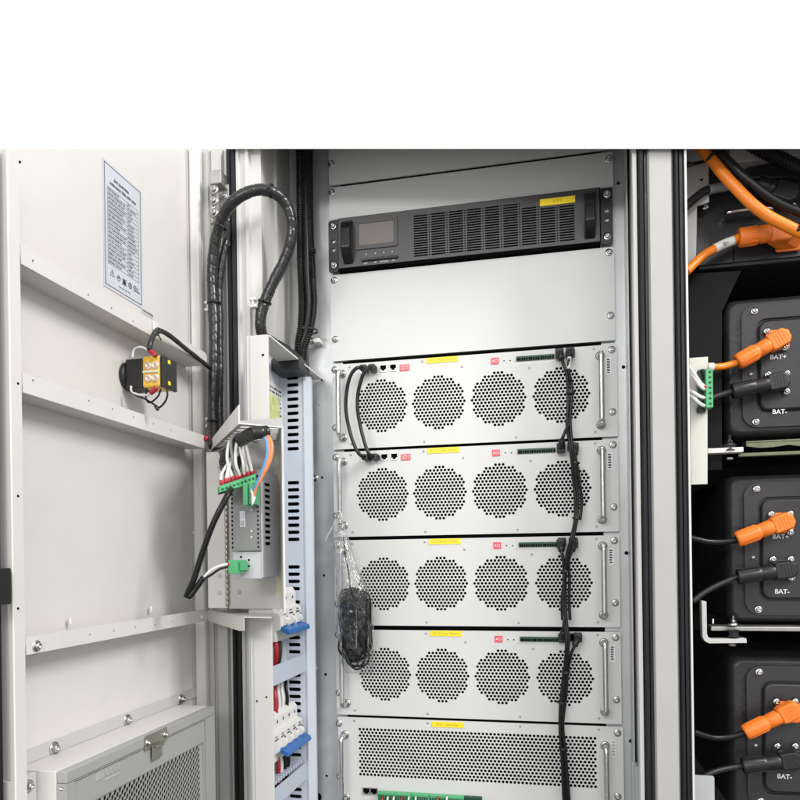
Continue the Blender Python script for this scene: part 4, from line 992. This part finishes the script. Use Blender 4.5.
m = MB(); p0, p1 = PY(232.5, 560, -.30), PY(241, 573.5, -.30); m.box((p0.x, -.314, p1.z), (p1.x, -.2825, p0.z), .001); m.box((p1.x + .0003, -.305, p1.z + .004), (p1.x + .003, -.2825, p0.z - .003), .0006); m.build('terminal_plug', GREEN, cn)
# wires into the long green plug
for k in range(9):
    f = .07 + k * .108 + random.uniform(-.02, .02); e = a.lerp(b, f) + th * -.006
    top = PY(231 + k * 2.4 + random.uniform(-1, 1), 447 - k * 1.2, -.27 - random.uniform(0, .02)); top = Vector((top.x, -.30 + random.uniform(-.01, .01), top.z))
    if k < 3: top = PY(238 + k * 2, 450, -.29)
    m = MB(); mid = top.lerp(e, random.uniform(.4, .65)) + Vector((random.uniform(-.007, .002) if k < 3 else random.uniform(-.005, .006), -.004 - random.uniform(0, .006), 0)); m.tube([top + Vector((.006, .02, .012)), top, mid, e + up * .003], .0021, 9, .003)
    t = thing('control_wire', 'thin wire with a red ferrule, one of the row in the slanted green plug', 'wire', tuple(e), 'wires in the long green plug')
    m.build('sheath', WHITEP if k != 4 else GRIPG, t)
    m = MB(); m.cyl(e + up * .0005, e + up * .0075, .0028, 10); m.build('ferrule', REDP, t)
# blue and orange wires
for col, lbl, off in ((BLUEWIRE, 'blue wire curving down to the small green plug in the tray', 0), (ORWIRE, 'orange wire curving down beside the blue one in the tray', 1), (ORWIRE, 'pale orange wire outside the other wires in the tray', 2)):
    o_ = off * 2.2
    m = MB(); m.tube(chain([(258 + o_, 433, -.28), (262 + o_, 434.5, -.31), (266.5 + o_ * 1.1, 442, -.32), (267.5 + o_, 453, -.322), (264.5 + o_ * .9, 465, -.322), (260 + o_ * .5, 477, -.32), (255.5 + o_ * .2, 487, -.318), (253, 494 + off * 4, -.311)]), .0021 if off else .0025, 9, .003)
    tag(m.build('control_wire', col), lbl, 'wire')
m = MB()
for k in range(5): m.tube(chain([(251 + k, 489 + 2 * k, -.314), (252.5, 494 + k * 2.5, -.318), (252, 499 + k * 1.5, -.312)]), .0014, 7, .003)
tag(m.build('wire_ends', WHITEP), 'white stripped wire ends at the small upright green plug', 'wire')
# black wrapped harness under the slotted top
m = MB(); m.tube(chain([(224, 452, -.20), (227, 452, -.25), (232, 448, -.28), (240, 441, -.30), (249, 435, -.315), (258, 432.5, -.32), (267, 432, -.31)]), .0088, 14, .0016, wrap_r(.0088, .008, .2))
tag(m.build('wire_harness', WRAPM), 'fat black wrapped harness squeezed under the slotted top of the tray', 'cable')
m = MB(); m.tube(chain([(225, 470, -.21), (223.5, 462, -.24), (227, 455, -.262), (235, 452, -.27), (238, 459, -.262), (236, 468, -.24)]), .0066, 14, .0016, wrap_r(.0066, .006, .2))
tag(m.build('wire_harness', WRAPM), 'black wrapped harness end curling down at the left of the tray', 'cable')
# black control cable looping down to the lower green plug
m = MB(); m.tube(chain([(232, 487, -.30), (229.5, 492, -.325), (224, 502, -.335), (213, 524, -.34), (203, 551, -.34), (194, 579, -.34), (188, 592, -.34), (186.3, 596, -.34), (189.5, 596.5, -.338), (196, 588, -.334), (204, 577, -.33)]), .0040, 12, .003)
tag(m.build('control_cable', BLACKG), 'black cable hanging in a long narrow loop left of the grey controller', 'cable')
m = MB(); m.tube(chain([(203, 578, -.33), (210, 571, -.328), (218, 566.5, -.322), (226, 564.5, -.315), (233, 564, -.308)]), .0019, 9, .003)
tag(m.build('control_wire', WHITEP), 'white wire leaving the black loop for the lower green plug', 'wire')
m = MB(); m.tube(chain([(204, 579, -.33), (211, 575, -.326), (219, 569.5, -.320), (227, 567, -.313), (233, 566.5, -.306)]), .0016, 9, .003)
tag(m.build('control_wire', BLACKG), 'thin black wire beside the white one at the lower green plug', 'wire')
m = MB(); m.cyl(PY(227.5, 564.6, -.314), PY(232.3, 564, -.309), .0026, 10); tag(m.build('wire_ferrule', REDP), 'red ferrule at the lower green plug', 'ferrule')

# ------------------------------------------------------------------ small transformer on the door between two rails
Y0 = PX(125, 372, XD).y - .010
dx0, dx1, dx2 = PY(127.5, 372, Y0).x, PY(142.3, 372, Y0).x, PY(160.5, 372, Y0).x
zc1, zc0 = PY(142, 358, Y0).z, PY(142, 387.5, Y0).z; zmid = (zc0 + zc1) / 2
dv_ = thing('coil_device', 'small electrical device with yellow wrapped coil between black blocks on the door', 'device', (XD, Y0, zc0))
MB().lathe([(0, .0004), (.0185, .0004), (.0195, .0015), (.0195, .0055), (.0175, .007), (0, .007)], (XD, Y0 + .014, zmid), (1, 0, 0), 30).build('end_disc', BLACKP, dv_)
MB().box((XD + .0072, Y0, zc0), (dx1, Y0 + .030, zc1), .0015).build('end_block', BLACKP, dv_)
co = MB().box((dx1 + .0003, Y0 - .001, zc0 - .001), (dx2, Y0 + .030, zc1 + .002), .003).build('coil', COIL, dv_)
LUG = mat('pinkish solder lug', (0.72, 0.58, 0.47), 0.3, metal=0.35, bump=0.5, bscale=200, var=0.25, vscale=200)
wc = dx2 - dx1
for k in range(4):
    m = MB(); cx = dx1 + wc * (.34 if k % 2 == 0 else .72); cz = zmid + (.0085 if k < 2 else -.0085)
    m.lathe([(.0058, 0), (.0054, .0010), (.0030, .0018), (.0024, .0006), (0, .0009)], (cx, Y0 - .0012, cz), (0, -1, 0), 9); m.build('coil_lug', LUG, co)
MB().box((dx1 + .002, Y0 - .0032, zmid - .0012), (dx2 - .003, Y0 - .0012, zmid + .0012), .0004).build('coil_wire', WHITEP, co)
MB().box((dx2 + .0003, Y0 - .0015, zc0 - .001), (dx2 + .005, Y0 + .034, zc1 + .001), .001).build('end_plate', BLACKP, dv_)
for zz in (zc0 + .004, zc1 - .007): MB().box((dx2 + .0051, Y0 + .010, zz), (dx2 + .0056, Y0 + .016, zz + .005), 0).build('terminal_tab', YELLOW, dv_)
YD = Y0 - .006
def lead(name, mt, l, r): MB().tube([PY(a, b, YD) for a, b in l], r, 8, .002).build(name, mt, dv_)
lead('terminal_boot', REDP, [(155.5, 356.5), (152.5, 352.5), (149, 350.5)], .0032); lead('terminal_boot', REDP, [(156.5, 387), (153.5, 391), (150.5, 393)], .0033)
lead('white_lead', WHITEP, [(132.5, 358), (133.5, 350.5), (138.5, 347.2), (144, 348), (149, 351.5)], .0016)
lead('white_lead', WHITEP, [(151, 393), (145, 395.5), (137, 394.5), (131.5, 391), (131, 386)], .0015)
lead('black_lead', BLACKG, [(161, 388.5), (158.5, 395.5), (153, 401), (148.5, 402.5), (146, 397), (146.8, 388)], .0012)
lead('black_lead', BLACKG, [(167, 388), (167.3, 396), (164.5, 402.5), (159, 407.5), (153.5, 404), (145, 399), (135, 394.5), (133, 388)], .0013)
MB().cyl(PY(155.2, 405.5, YD), PY(158, 410, YD), .0024, 10).build('lead_tip', BLACKP, dv_)
# its black supply cable climbing over the top rail to the hinge column
m = MB(); m.tube([PY(149.5, 351, YD), PY(150.3, 344, YD), PY(153, 336, YD + .008), PX(157.5, 331, -.386), PX(163, 331.8, -.386), PX(172, 337.5, -.388), PX(186, 349, -.392), PX(198, 358.5, -.396), PY(207.5, 366, -.165), PY(213, 371, -.145)], .0036, 12, .0025, wrap_r(.0036, .006, .1))
tag(m.build('supply_cable', WRAPM), 'thin black cable climbing over the top door rail to the hinge column', 'cable')
m = MB(); q = PX(157.5, 331, -.386); tie(m, q, (0, 1, -.5), .0042); m.tube([q + Vector((0, 0, -.003)), q + Vector((.004, .002, -.012))], .001, 6); tag(m.build('cable_tie', BLACKP), 'black cable tie where the thin cable crosses the top door rail', 'cable tie')
m = MB(); q = PX(154.5, 327, XF + .0005); m.box((XF + .0004, q.y - .006, q.z - .006), (XF + .004, q.y + .006, q.z + .006), .001); tag(m.build('cable_mount', WHITEP), 'white adhesive cable mount on the top door rail', 'cable mount', 'white cable mounts')

# ------------------------------------------------------------------ battery packs
def pack_screw(m, p, r=.0035): screw(m, p, (0, -1, 0), r)
XO, XIN, XPN = .4045, .4285, .4525
def make_pack(ztop, zbot, label):
    t = thing('battery_pack', label, 'battery pack', (.6, .1, zbot), 'battery packs stacked in the right bay')
    W_ = .47; H = ztop - zbot
    m = MB()
    # case: a rounded-edge block
    lay = [(.40, 0.0), (.02, 0.0), (.006, .002), (.0, .009)]
    loops = []
    for y, ins in lay: loops.append([Vector((x, y, z)) for x, z in rrect(XO + ins, zbot + ins, XO + W_ - ins, ztop - ins, .014, 5)])
    rings = [[m.bm.verts.new(p) for p in lp_] for lp_ in loops]; n = len(rings[0])
    for A, Bq in zip(rings, rings[1:]):
        for i in range(n): f = m.bm.faces.new((A[i], A[(i + 1) % n], Bq[(i + 1) % n], Bq[i])); f.smooth = True
    m.bm.faces.new(rings[-1]); m.bm.faces.new(rings[0]); m.build('case', PACKM, t)
    dx, dz = XIN - XO, .019
    a0 = (XIN, zbot + dz - .006, XO + W_ - dx, ztop - dz + .006); i0 = (XPN, zbot + .038, XO + W_ - .05, ztop - .040)
    m = MB(); m.perf(rrect(*a0, .022, 7), [rrect(i0[0] - .004, i0[1] - .004, i0[2] + .004, i0[3] + .004, .016, 7)], frontal(-.0045), .0045); m.build('rim', PACKS, t)
    m = MB()
    pts = rrect(*i0, .013, 7); k0 = rrect(i0[0] + .003, i0[1] + .003, i0[2] - .003, i0[3] - .003, .011, 7)
    A = [m.bm.verts.new((x, -.0004, z)) for x, z in pts]; B = [m.bm.verts.new((x, -.006, z)) for x, z in pts]; Cq = [m.bm.verts.new((x, -.0085, z)) for x, z in k0]
    for P_, Q_ in ((A, B), (B, Cq)):
        for i in range(len(P_)): f = m.bm.faces.new((P_[i], P_[(i + 1) % len(P_)], Q_[(i + 1) % len(P_)], Q_[i])); f.smooth = True
    m.bm.faces.new(Cq); m.build('cover', PACKS, t)
    for x, z in ((XIN + .0185, ztop - .0235), (XIN + .0185, zbot + .0215), (XO + W_ - .042, ztop - .0235), (XO + W_ - .042, zbot + .0215)):
        m = MB(); pack_screw(m, (x, -.0046, z)); m.build('screw', STEEL, t)
    m = MB(); m.lathe([(.0035, 0), (.0035, .0014), (0, .0024)], (XIN + .012, -.0046, zbot + H * .44), (0, -1, 0), 12); m.build('screw', STEELD, t)
    zo, zk = ztop - .0985, ztop - .183
    m = MB(); m.text('BAT+', .0098, (XPN + .0265, -.0088, zo), (1, 0, -.03), (.03, 0, 1), bold=.012); m.text('BAT-', .0098, (XPN + .0275, -.0088, zk), (1, 0, -.03), (.03, 0, 1), bold=.012); m.build('lettering', WHITEI, t)
    return t
zp = [(PY(760, 296.5).z, PY(760, 436).z), (PY(765, 474).z, PY(765, 623).z), (PY(770, 657).z, PY(770, 815).z)]
ht = sum(a - b for a, b in zp[:2]) / 2
pk = make_pack(zp[0][0], zp[0][1], 'black battery pack with an orange and a black plug, topmost of the full packs')
import itertools
for (a, b), l in zip(zp[1:], ('black battery pack in the middle of the right bay', 'black battery pack at the bottom of the right bay')):
    make_pack(a, b, l)

def angled_plug(px_end, px_tip, col, cab_pts, label, scr, r=.0115, rc=.0052, cabcol=None, hexr=.0175, flange=True, fl=None):
    """a right-angled battery plug: square flange, octagonal head, ribbed barrel and its cable"""
    YH = -.036; tip = PY(px_tip[0], px_tip[1], YH); end = PY(px_end[0], px_end[1], -.034)
    ax = (end - tip); ax.y = 0; ax.normalize(); up_ = Vector((0, -1, 0)); si = ax.cross(up_).normalized()
    t = thing('battery_plug', label, 'plug', tuple(tip), 'battery plugs in the right bay')
    hx = hexr; fc = PY(*(fl or px_tip), -.012)
    if flange:
        m = MB(); sq = [Vector((x, -.009, z)) for x, z in rrect(fc.x - hx * .95, fc.z - hx * .9, fc.x + hx * .95, fc.z + hx * .9, .004, 3)]
        m.extr(sq, (0, -.005, 0), .0012); m.build('flange', col, t)
        for px, py in scr:
            m = MB(); q = PY(px, py, -.0142); screw(m, q, (0, -1, 0), .003); m.build('screw', STEEL, t)
    # head: an octagonal cap leaning from the flange towards the lens of the plug
    L = hx * 1.0; w_ = r * 1.12
    o = [(-L * 1.0, -w_ * .45), (-L * .62, -w_), (L * .55, -w_), (L * .8, -w_ * .92), (L * .8, w_ * .92), (L * .55, w_), (-L * .62, w_), (-L * 1.0, w_ * .45)]
    m = MB(); t0 = bmesh.new(); rings = []
    for cc, k in ((Vector((fc.x, -.0136 if flange else -.006, fc.z)), 1.0), (tip + Vector((0, .006, 0)), 1.04), (tip + Vector((0, -.006, 0)), 1.0), (tip + Vector((0, -.0088, 0)), .88)):
        rings.append([t0.verts.new(cc + ax * u * k + si * v * k) for u, v in o])
    for A, Bq in zip(rings, rings[1:]):
        for i in range(8): t0.faces.new((A[i], A[(i + 1) % 8], Bq[(i + 1) % 8], Bq[i]))
    t0.faces.new(rings[0][::-1]); t0.faces.new(rings[-1])
    bmesh.ops.bevel(t0, geom=t0.edges[:], offset=.0012, segments=2, affect='EDGES', profile=.5); m.absorb(t0)
    for k in range(4): m.extr([tip + Vector((0, -.0086, 0)) + ax * (-L * .5 + k * L * .25 + d_) + si * w_ * e_ for d_, e_ in ((0, -.7), (L * .06, -.7), (L * .06, .7), (0, .7))], (0, -.0007, 0))
    m.build('head', col, t)
    s0 = tip + ax * L * .74; e_ = Vector((end.x, tip.y + .002, end.z)); Lb = (e_ - s0).length
    m = MB(); m.lathe([(r * .9, 0), (r * .98, Lb * .05), (r * .98, Lb * .30), (r * .93, Lb * .32), (r * .93, Lb * .37), (r * 1.0, Lb * .39), (r * 1.06, Lb * .93), (r * 1.02, Lb * .985), (r * .8, Lb), (r * .6, Lb)], s0, e_ - s0, 18)
    for k in range(12):
        A = 2 * math.pi * k / 12; tdir = (si * math.cos(A) + up_ * math.sin(A)); p = s0 + tdir * r * .99; cr = tdir.cross(ax) * .0009
        m.extr([p + (e_ - s0) * .42 - cr, p + (e_ - s0) * .88 - cr, p + (e_ - s0) * .88 + cr, p + (e_ - s0) * .42 + cr], tdir * .0009)
    m.build('barrel', col, t)
    m = MB(); m.tube([tuple(e_ - (e_ - s0) * .15), tuple(e_)] + chain(cab_pts), rc, 14, .003); m.build('cable', cabcol or col, t)
    return t
angled_plug((737, 362.5), (777.5, 340), ORANGEP, [(727, 365.5, -.036), (718, 367, -.04), (709, 366.5, -.045), (698, 364, -.05)], 'orange battery plug and orange cable on the topmost full pack', [(767, 331), (785, 347.5)], cabcol=ORANGE)
angled_plug((731.5, 391.5), (777, 382), BLACKP, [(722, 394.5, -.034), (713, 397.5, -.036), (700, 404, -.04)], 'black battery plug below the orange one on the topmost full pack', [(787, 391.5), (768, 374.5), (787, 373.5)], hexr=.0165)
angled_plug((736.5, 540), (781.5, 523), ORANGEP, [(724, 542, -.036), (710, 542, -.04), (697, 539.5, -.045), (688, 537, -.05)], 'orange battery plug with black cable on the middle pack', [(771.5, 514.5), (790.5, 514), (790.5, 532.5)], cabcol=BLACKG, rc=.0048)
angled_plug((737, 577), (784, 570), BLACKP, [(727, 581, -.036), (714, 587, -.04), (702, 594, -.045), (692, 602, -.05)], 'black battery plug below the orange one on the middle pack', [(773, 559.5), (791, 559.5), (792, 578)], rc=.0046)
angled_plug((744.5, 733), (788, 712), ORANGEP, [(732, 736.5, -.036), (718, 738, -.04), (706, 736, -.045), (694, 732, -.05)], 'orange battery plug with black cable on the bottom pack', [(776.5, 702), (795.5, 702)], cabcol=BLACKG, rc=.0048, hexr=.0178)
angled_plug((742, 766), (789, 760), BLACKP, [(732, 767.5, -.036), (720, 770, -.04), (710, 773.5, -.045), (698, 780, -.05)], 'black battery plug below the orange one on the bottom pack', [(777.5, 746.5), (795.5, 746.5)], rc=.0046, hexr=.017)

# ------------------------------------------------------------------ switch box above the packs
zh0 = PY(740, 266).z
hv = thing('switch_box', 'black high voltage switch box with a steel handle at the top right', 'switch box', (.6, .1, zh0))
m = MB(); m.box((.367, .0, zh0), (.9, .35, 2.35), .003); m.build('case', PACKM, hv)
m = MB(); pts = [PY(697, 160, -.004), PY(697, 264, -.004), PY(800, 255, -.004), PY(840, 252, -.004), PY(840, 150, -.004)]
zf0 = PY(735, 262, -.004).z
m.perf([(.3645, zf0), (.88, zf0), (.88, PY(760, 178).z), (.52, PY(760, 178).z), (.50, PY(760, 178).z + .012), (.3645, PY(760, 178).z + .012)], [], frontal(-.004), .003); m.build('front_plate', PACKS, hv)
m = MB(); a = PY(745, 176, -.004); m.extr([PY(744, 172, -.0045), PY(770, 166, -.0045), PY(800, 178, -.0045), PY(800, 182, -.0045), PY(746, 182, -.0045)], (0, -.012, 0), .002); m.build('raised_cover', PACKS, hv)
m = MB(); q0, q1 = PY(723, 221, -.004), PY(768, 215, -.004); m.tube([(q0.x, -.004, q0.z), (q0.x + .001, -.020, q0.z + .002), (q0.x + .008, -.026, q0.z + .003), (q1.x - .008, -.026, q1.z + .001), (q1.x, -.020, q1.z), (q1.x + .001, -.004, q1.z)], .0036, 12, .002); m.build('handle', STEEL, hv)
for px, py in ((704.5, 205.5), (793, 206.5)):
    m = MB(); screw(m, PY(px, py, -.0042), r=.0042); m.build('screw', STEEL, hv)
m = MB(); q = PY(733.5, 250, -.0043); m.box((q.x - .0006, -.0048, zf0), (q.x + .0006, -.0041, q.z + .012), 0); m.build('seam', HOLE, hv)
angled_plug((738.5, 238), (780, 232), ORANGEP, [(733, 240.5, -.036), (724, 244, -.037), (714, 249, -.04), (704, 255, -.044), (694, 264, -.05), (686, 272, -.055)], 'large orange plug with a white marker sleeve on the switch box', [(795, 244)], cabcol=ORANGE, r=.0135, rc=.0066, hexr=.019, fl=(788, 240))
m = MB(); m.tube(chain([(734, 240.2, -.036), (724, 244, -.037), (714.5, 248.7, -.04)]), .0069, 14, .003); sl = tag(m.build('marker_sleeve', WHITEP), 'white marker sleeve on the orange cable of the switch box', 'sleeve')
MB().text('B+', .008, PY(726.5, 247.2, -.0455) + Vector((0, 0, .006)), (1, 0, .35), (-.35, 0, 1)).build('lettering', INK, sl)
angled_plug((757, 184), (784, 192), BLACKP, [(748, 182.5, -.036), (738, 183, -.036), (728, 186, -.038), (716, 188, -.04), (705, 191, -.044), (694, 199, -.05), (684, 208, -.055)], 'large black plug with a grey sleeve at the top of the switch box', [], r=.0125, rc=.0062, hexr=.02, flange=False)
m = MB(); m.tube(chain([(732, 184.6, -.037), (724, 186.8, -.038), (716, 188, -.04), (708.5, 190, -.043)]), .0072, 14, .003); tag(m.build('marker_sleeve', GRIPG), 'grey sleeve on the black cable at the top of the switch box', 'sleeve')
# cables crossing in front
m = MB(); m.tube(chain([(692, 136, -.07), (702, 149, -.075), (712, 160, -.08), (724, 175, -.085), (738, 190, -.088), (752, 204, -.09), (768, 216, -.09), (784, 224.5, -.09), (800, 232, -.09), (815, 237, -.09)]), .0079, 16, .003)
tag(m.build('orange_cable', ORANGE), 'thick orange cable slanting across the top right of the switch box', 'cable')
m = MB(); m.tube(chain([(708, 138, -.08), (719, 151, -.085), (730, 163, -.088), (744, 177, -.09), (760, 190, -.09), (777, 202, -.09), (796, 211, -.09), (815, 219, -.09)]), .0062, 14, .003)
tag(m.build('black_cable', BLACKG), 'smooth black cable running just above the thick orange one', 'cable')
m = MB(); m.tube(chain([(742, 138, -.06), (758, 147.5, -.06), (778, 158, -.06), (800, 168.5, -.06), (822, 178, -.06)]), .0100, 18, .0009, corr(.0102, .0046))
tag(m.build('corrugated_hose', BLACKG), 'ribbed black hose at the upper right corner', 'hose')
for px, py, ax in ((711.5, 157, (.75, 0, -.8)), (798.5, 229, (.9, 0, -.42))):
    m = MB(); tie(m, PY(px, py, -.08 if px < 750 else -.09), ax, .0088, .005); tag(m.build('cable_tie', BLACKP), 'black tie on the thick orange cable, %s' % ('near its upper end' if px < 750 else 'at the right edge'), 'cable tie', 'ties on the orange cable')
m = MB(); m.tube(chain([(686, 165.5, -.05), (698, 163, -.055), (706, 161, -.07)]), .0026, 10, .003); q = PY(686, 165, -.05); m.cyl(q, q + Vector((.006, 0, .0005)), .0042, 12); tag(m.build('cable_tie', BLACKP), 'black strap anchoring the orange cable to the bay post', 'strap')
m = MB(); q0, q1 = PY(745, 150, .0), PY(830, 160, .0); m.box((q0.x - .03, -.03, q1.z - .002), (q1.x, -.001, q0.z + .03), .002); tag(m.build('crossbar', PAINT2), 'pale crossbar above the switch box behind the ribbed hose', 'bar')
# dark insulation sheet left of the packs
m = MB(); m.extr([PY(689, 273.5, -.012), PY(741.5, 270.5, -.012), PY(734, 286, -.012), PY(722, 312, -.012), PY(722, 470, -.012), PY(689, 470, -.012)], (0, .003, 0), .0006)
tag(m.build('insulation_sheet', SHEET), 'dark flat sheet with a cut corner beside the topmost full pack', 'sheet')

# ------------------------------------------------------------------ monitoring board on its white bracket
YM = -.055
mb = thing('monitor_board', 'white upright bracket carrying a small green circuit connector', 'circuit board', tuple(PY(700, 480, YM)))
p0, p1 = PY(689.5, 358, YM), PY(708, 484, YM)
m = MB(); m.perf([(p0.x, p1.z), (PY(707.5, 484, YM).x, p1.z), (PY(707.5, 412, YM).x, PY(707.5, 412, YM).z), (PY(708, 358, YM).x, p0.z), (p0.x, p0.z)], [], frontal(YM), .003); m.build('bracket', BRKT, mb)
q0, q1 = PY(697, 371, YM), PY(705, 413, YM)
MB().box((q0.x, YM - .008, q1.z), (q1.x, YM - .0005, q0.z), .0006).build('board', GREEND, mb)
q0, q1 = PY(704, 371.5, YM - .01), PY(711.5, 409, YM - .01); m = MB(); m.box((q0.x, YM - .022, q1.z), (q1.x, YM - .004, q0.z), .0008); gb = m.build('green_connector', GREEN, mb)
m = MB()
for k in range(7): z = q1.z + .006 + k * .0078; m.lathe([(0, .0006), (.0018, .0006), (.0018, 0)], (q1.x - .004, YM - .022, z), (0, -1, 0), 8)
m.build('clamp_screw', GREEND, gb)
q = PY(710.5, 366.5, YM); m = MB(); m.cyl(PY(708, 367, YM - .008), PY(714, 367, YM - .008), .0062, 14); m.build('white_collar', WHITEP, mb)
m = MB()
for k in range(4): q = PY(701 + k * 1.2, 371 + k * 3.2, YM - .010); m.cyl(q, q + Vector((.006, -.003, -.002)), .0032, 10)
q = PY(701, 410, YM - .006); m.box(q - Vector((.006, .004, .004)), q + Vector((.004, .003, .004)), .001); m.build('black_post', BLACKP, mb)
for k, (a, b, s) in enumerate(((366, 386.5, 'upper'), (370, 389.5, 'second'), (390, 398, 'third'), (394, 406, 'lowest'))):
    m = MB(); m.tube(chain([(689, a, YM - .012), (694, a + (b - a) * .35, YM - .022), (700, a + (b - a) * .8, YM - .024), (704.5, b, YM - .02)]), .0024, 10, .003)
    tag(m.build('sensor_wire', WHITEP), '%s white wire running to the green connector on the white bracket' % s, 'wire', 'white wires to the green connector')
m = MB(); m.cyl(PY(703.5, 386, YM - .021), PY(706.5, 387.5, YM - .019), .003, 10); tag(m.build('wire_ferrule', REDP), 'red ferrule at the green connector on the white bracket', 'ferrule')

# ------------------------------------------------------------------ rails carrying the packs
rl = thing('support_rail', 'olive metal support rail under the topmost full pack', 'rail', tuple(PY(760, 455, -.01)), 'support rails under the packs')
m = MB(); a, b = PY(743, 443, -.012), PY(840, 440, -.012)
m.box((a.x, -.03, a.z - .0025), (.88, -.0005, a.z), .0005); prev = None
pts = []
for k in range(24):
    x = a.x + (.88 - a.x) * k / 23; pts.append(Vector((x, -.0305, a.z - .008 - .004 * math.sin(k * 1.1) ** 2)))
m.extr([Vector((a.x, -.0305, a.z - .003))] + [Vector((.88, -.0305, a.z - .003))] + pts[::-1], (0, .006, 0)); m.box((a.x - .012, -.034, a.z - .024), (.88, -.0245, a.z - .0185), .001)
m.build('beam', OLIVE, rl)
m = MB(); q0, q1 = PY(706.5, 449, -.04), PY(742.5, 452.5, -.04); m.box((q0.x, -.046, q1.z), (q1.x, -.030, q0.z), .0008); m.build('bracket_tongue', PAINT, rl)
m = MB(); q = PY(729.5, 446, -.04); m.lathe([(0, .018), (.0025, .018), (.003, .010), (.005, .0095), (.006, .004), (.0085, .0035), (.0085, .001)], (q.x, -.038, q.z - .001), (0, 0, 1), 14); m.lathe([(.006, 0), (.006, .003), (0, .003)], (q.x, -.038, q.z - .018), (0, 0, -1), 12); m.build('bolt', STEEL, rl)
m = MB(); m.lathe([(.011, 0), (.008, .004), (.011, .009)], (q.x, -.038, q.z - .0075), (0, 0, 1), 16); m.build('rubber_mount', BLACKP, rl)
rl = thing('support_rail', 'bright steel support rail under the middle pack', 'rail', tuple(PY(760, 628, -.01)), 'support rails under the packs')
m = MB(); a, b = PY(709, 625.5, -.02), PY(800, 628.5, -.02); m.box((a.x, -.034, a.z - .007), (.88, -.0005, a.z), .0012); m.build('beam', STEELD, rl)
q = PY(732, 622, -.034); m = MB(); m.lathe([(0, .014), (.0022, .014), (.0024, .008), (.0045, .0075), (.0048, .003), (.0075, .0025), (.0075, 0)], (q.x, -.04, q.z - .004), (0, 0, 1), 14); q2 = PY(713.5, 620, -.034); m.lathe([(0, .008), (.0018, .008), (.0018, 0)], (q2.x, -.03, q2.z - .006), (0, 0, 1), 10); m.build('bolt', STEEL, rl)
m = MB(); m.lathe([(.006, 0), (.009, .003), (.0065, .008), (.009, .013)], (q.x, -.043, PY(732, 640, -.043).z + .002), (0, 0, 1), 16); m.build('rubber_mount', BLACKP, rl)
m = MB(); Y = -.05
A = [PY(701.5, 600.5, Y), PY(706.5, 601.5, Y), PY(707, 634, Y), PY(708.5, 637.5, Y), PY(712, 639, Y), PY(746.5, 638.5, Y), PY(747, 643, Y), PY(709, 643.5, Y), PY(704.5, 641, Y), PY(702.5, 637, Y)]
m.extr(A, (0, .016, 0), .0006); tag(m.build('angle_bracket', PAINT2), 'white angled metal bracket below the middle battery pack', 'bracket')
m = MB(); q = PY(732, 645, -.042); m.lathe([(.006, 0), (.0055, .004), (0, .0045)], (q.x, -.042, q.z + .0025), (0, 0, -1), 12); tag(m.build('nut', STEELD), 'nut under the white angled bracket', 'nut')
m = MB(); p0, p1 = PY(700, 775.5, -.06), PY(715, 830, -.06); m.perf(rrect(p0.x - .02, p1.z, p1.x, p0.z, .003, 4), [], frontal(-.06), .003); tag(m.build('cover_plate', ZINC), 'small pale plate at the bottom of the battery bay beside the mullion', 'plate')
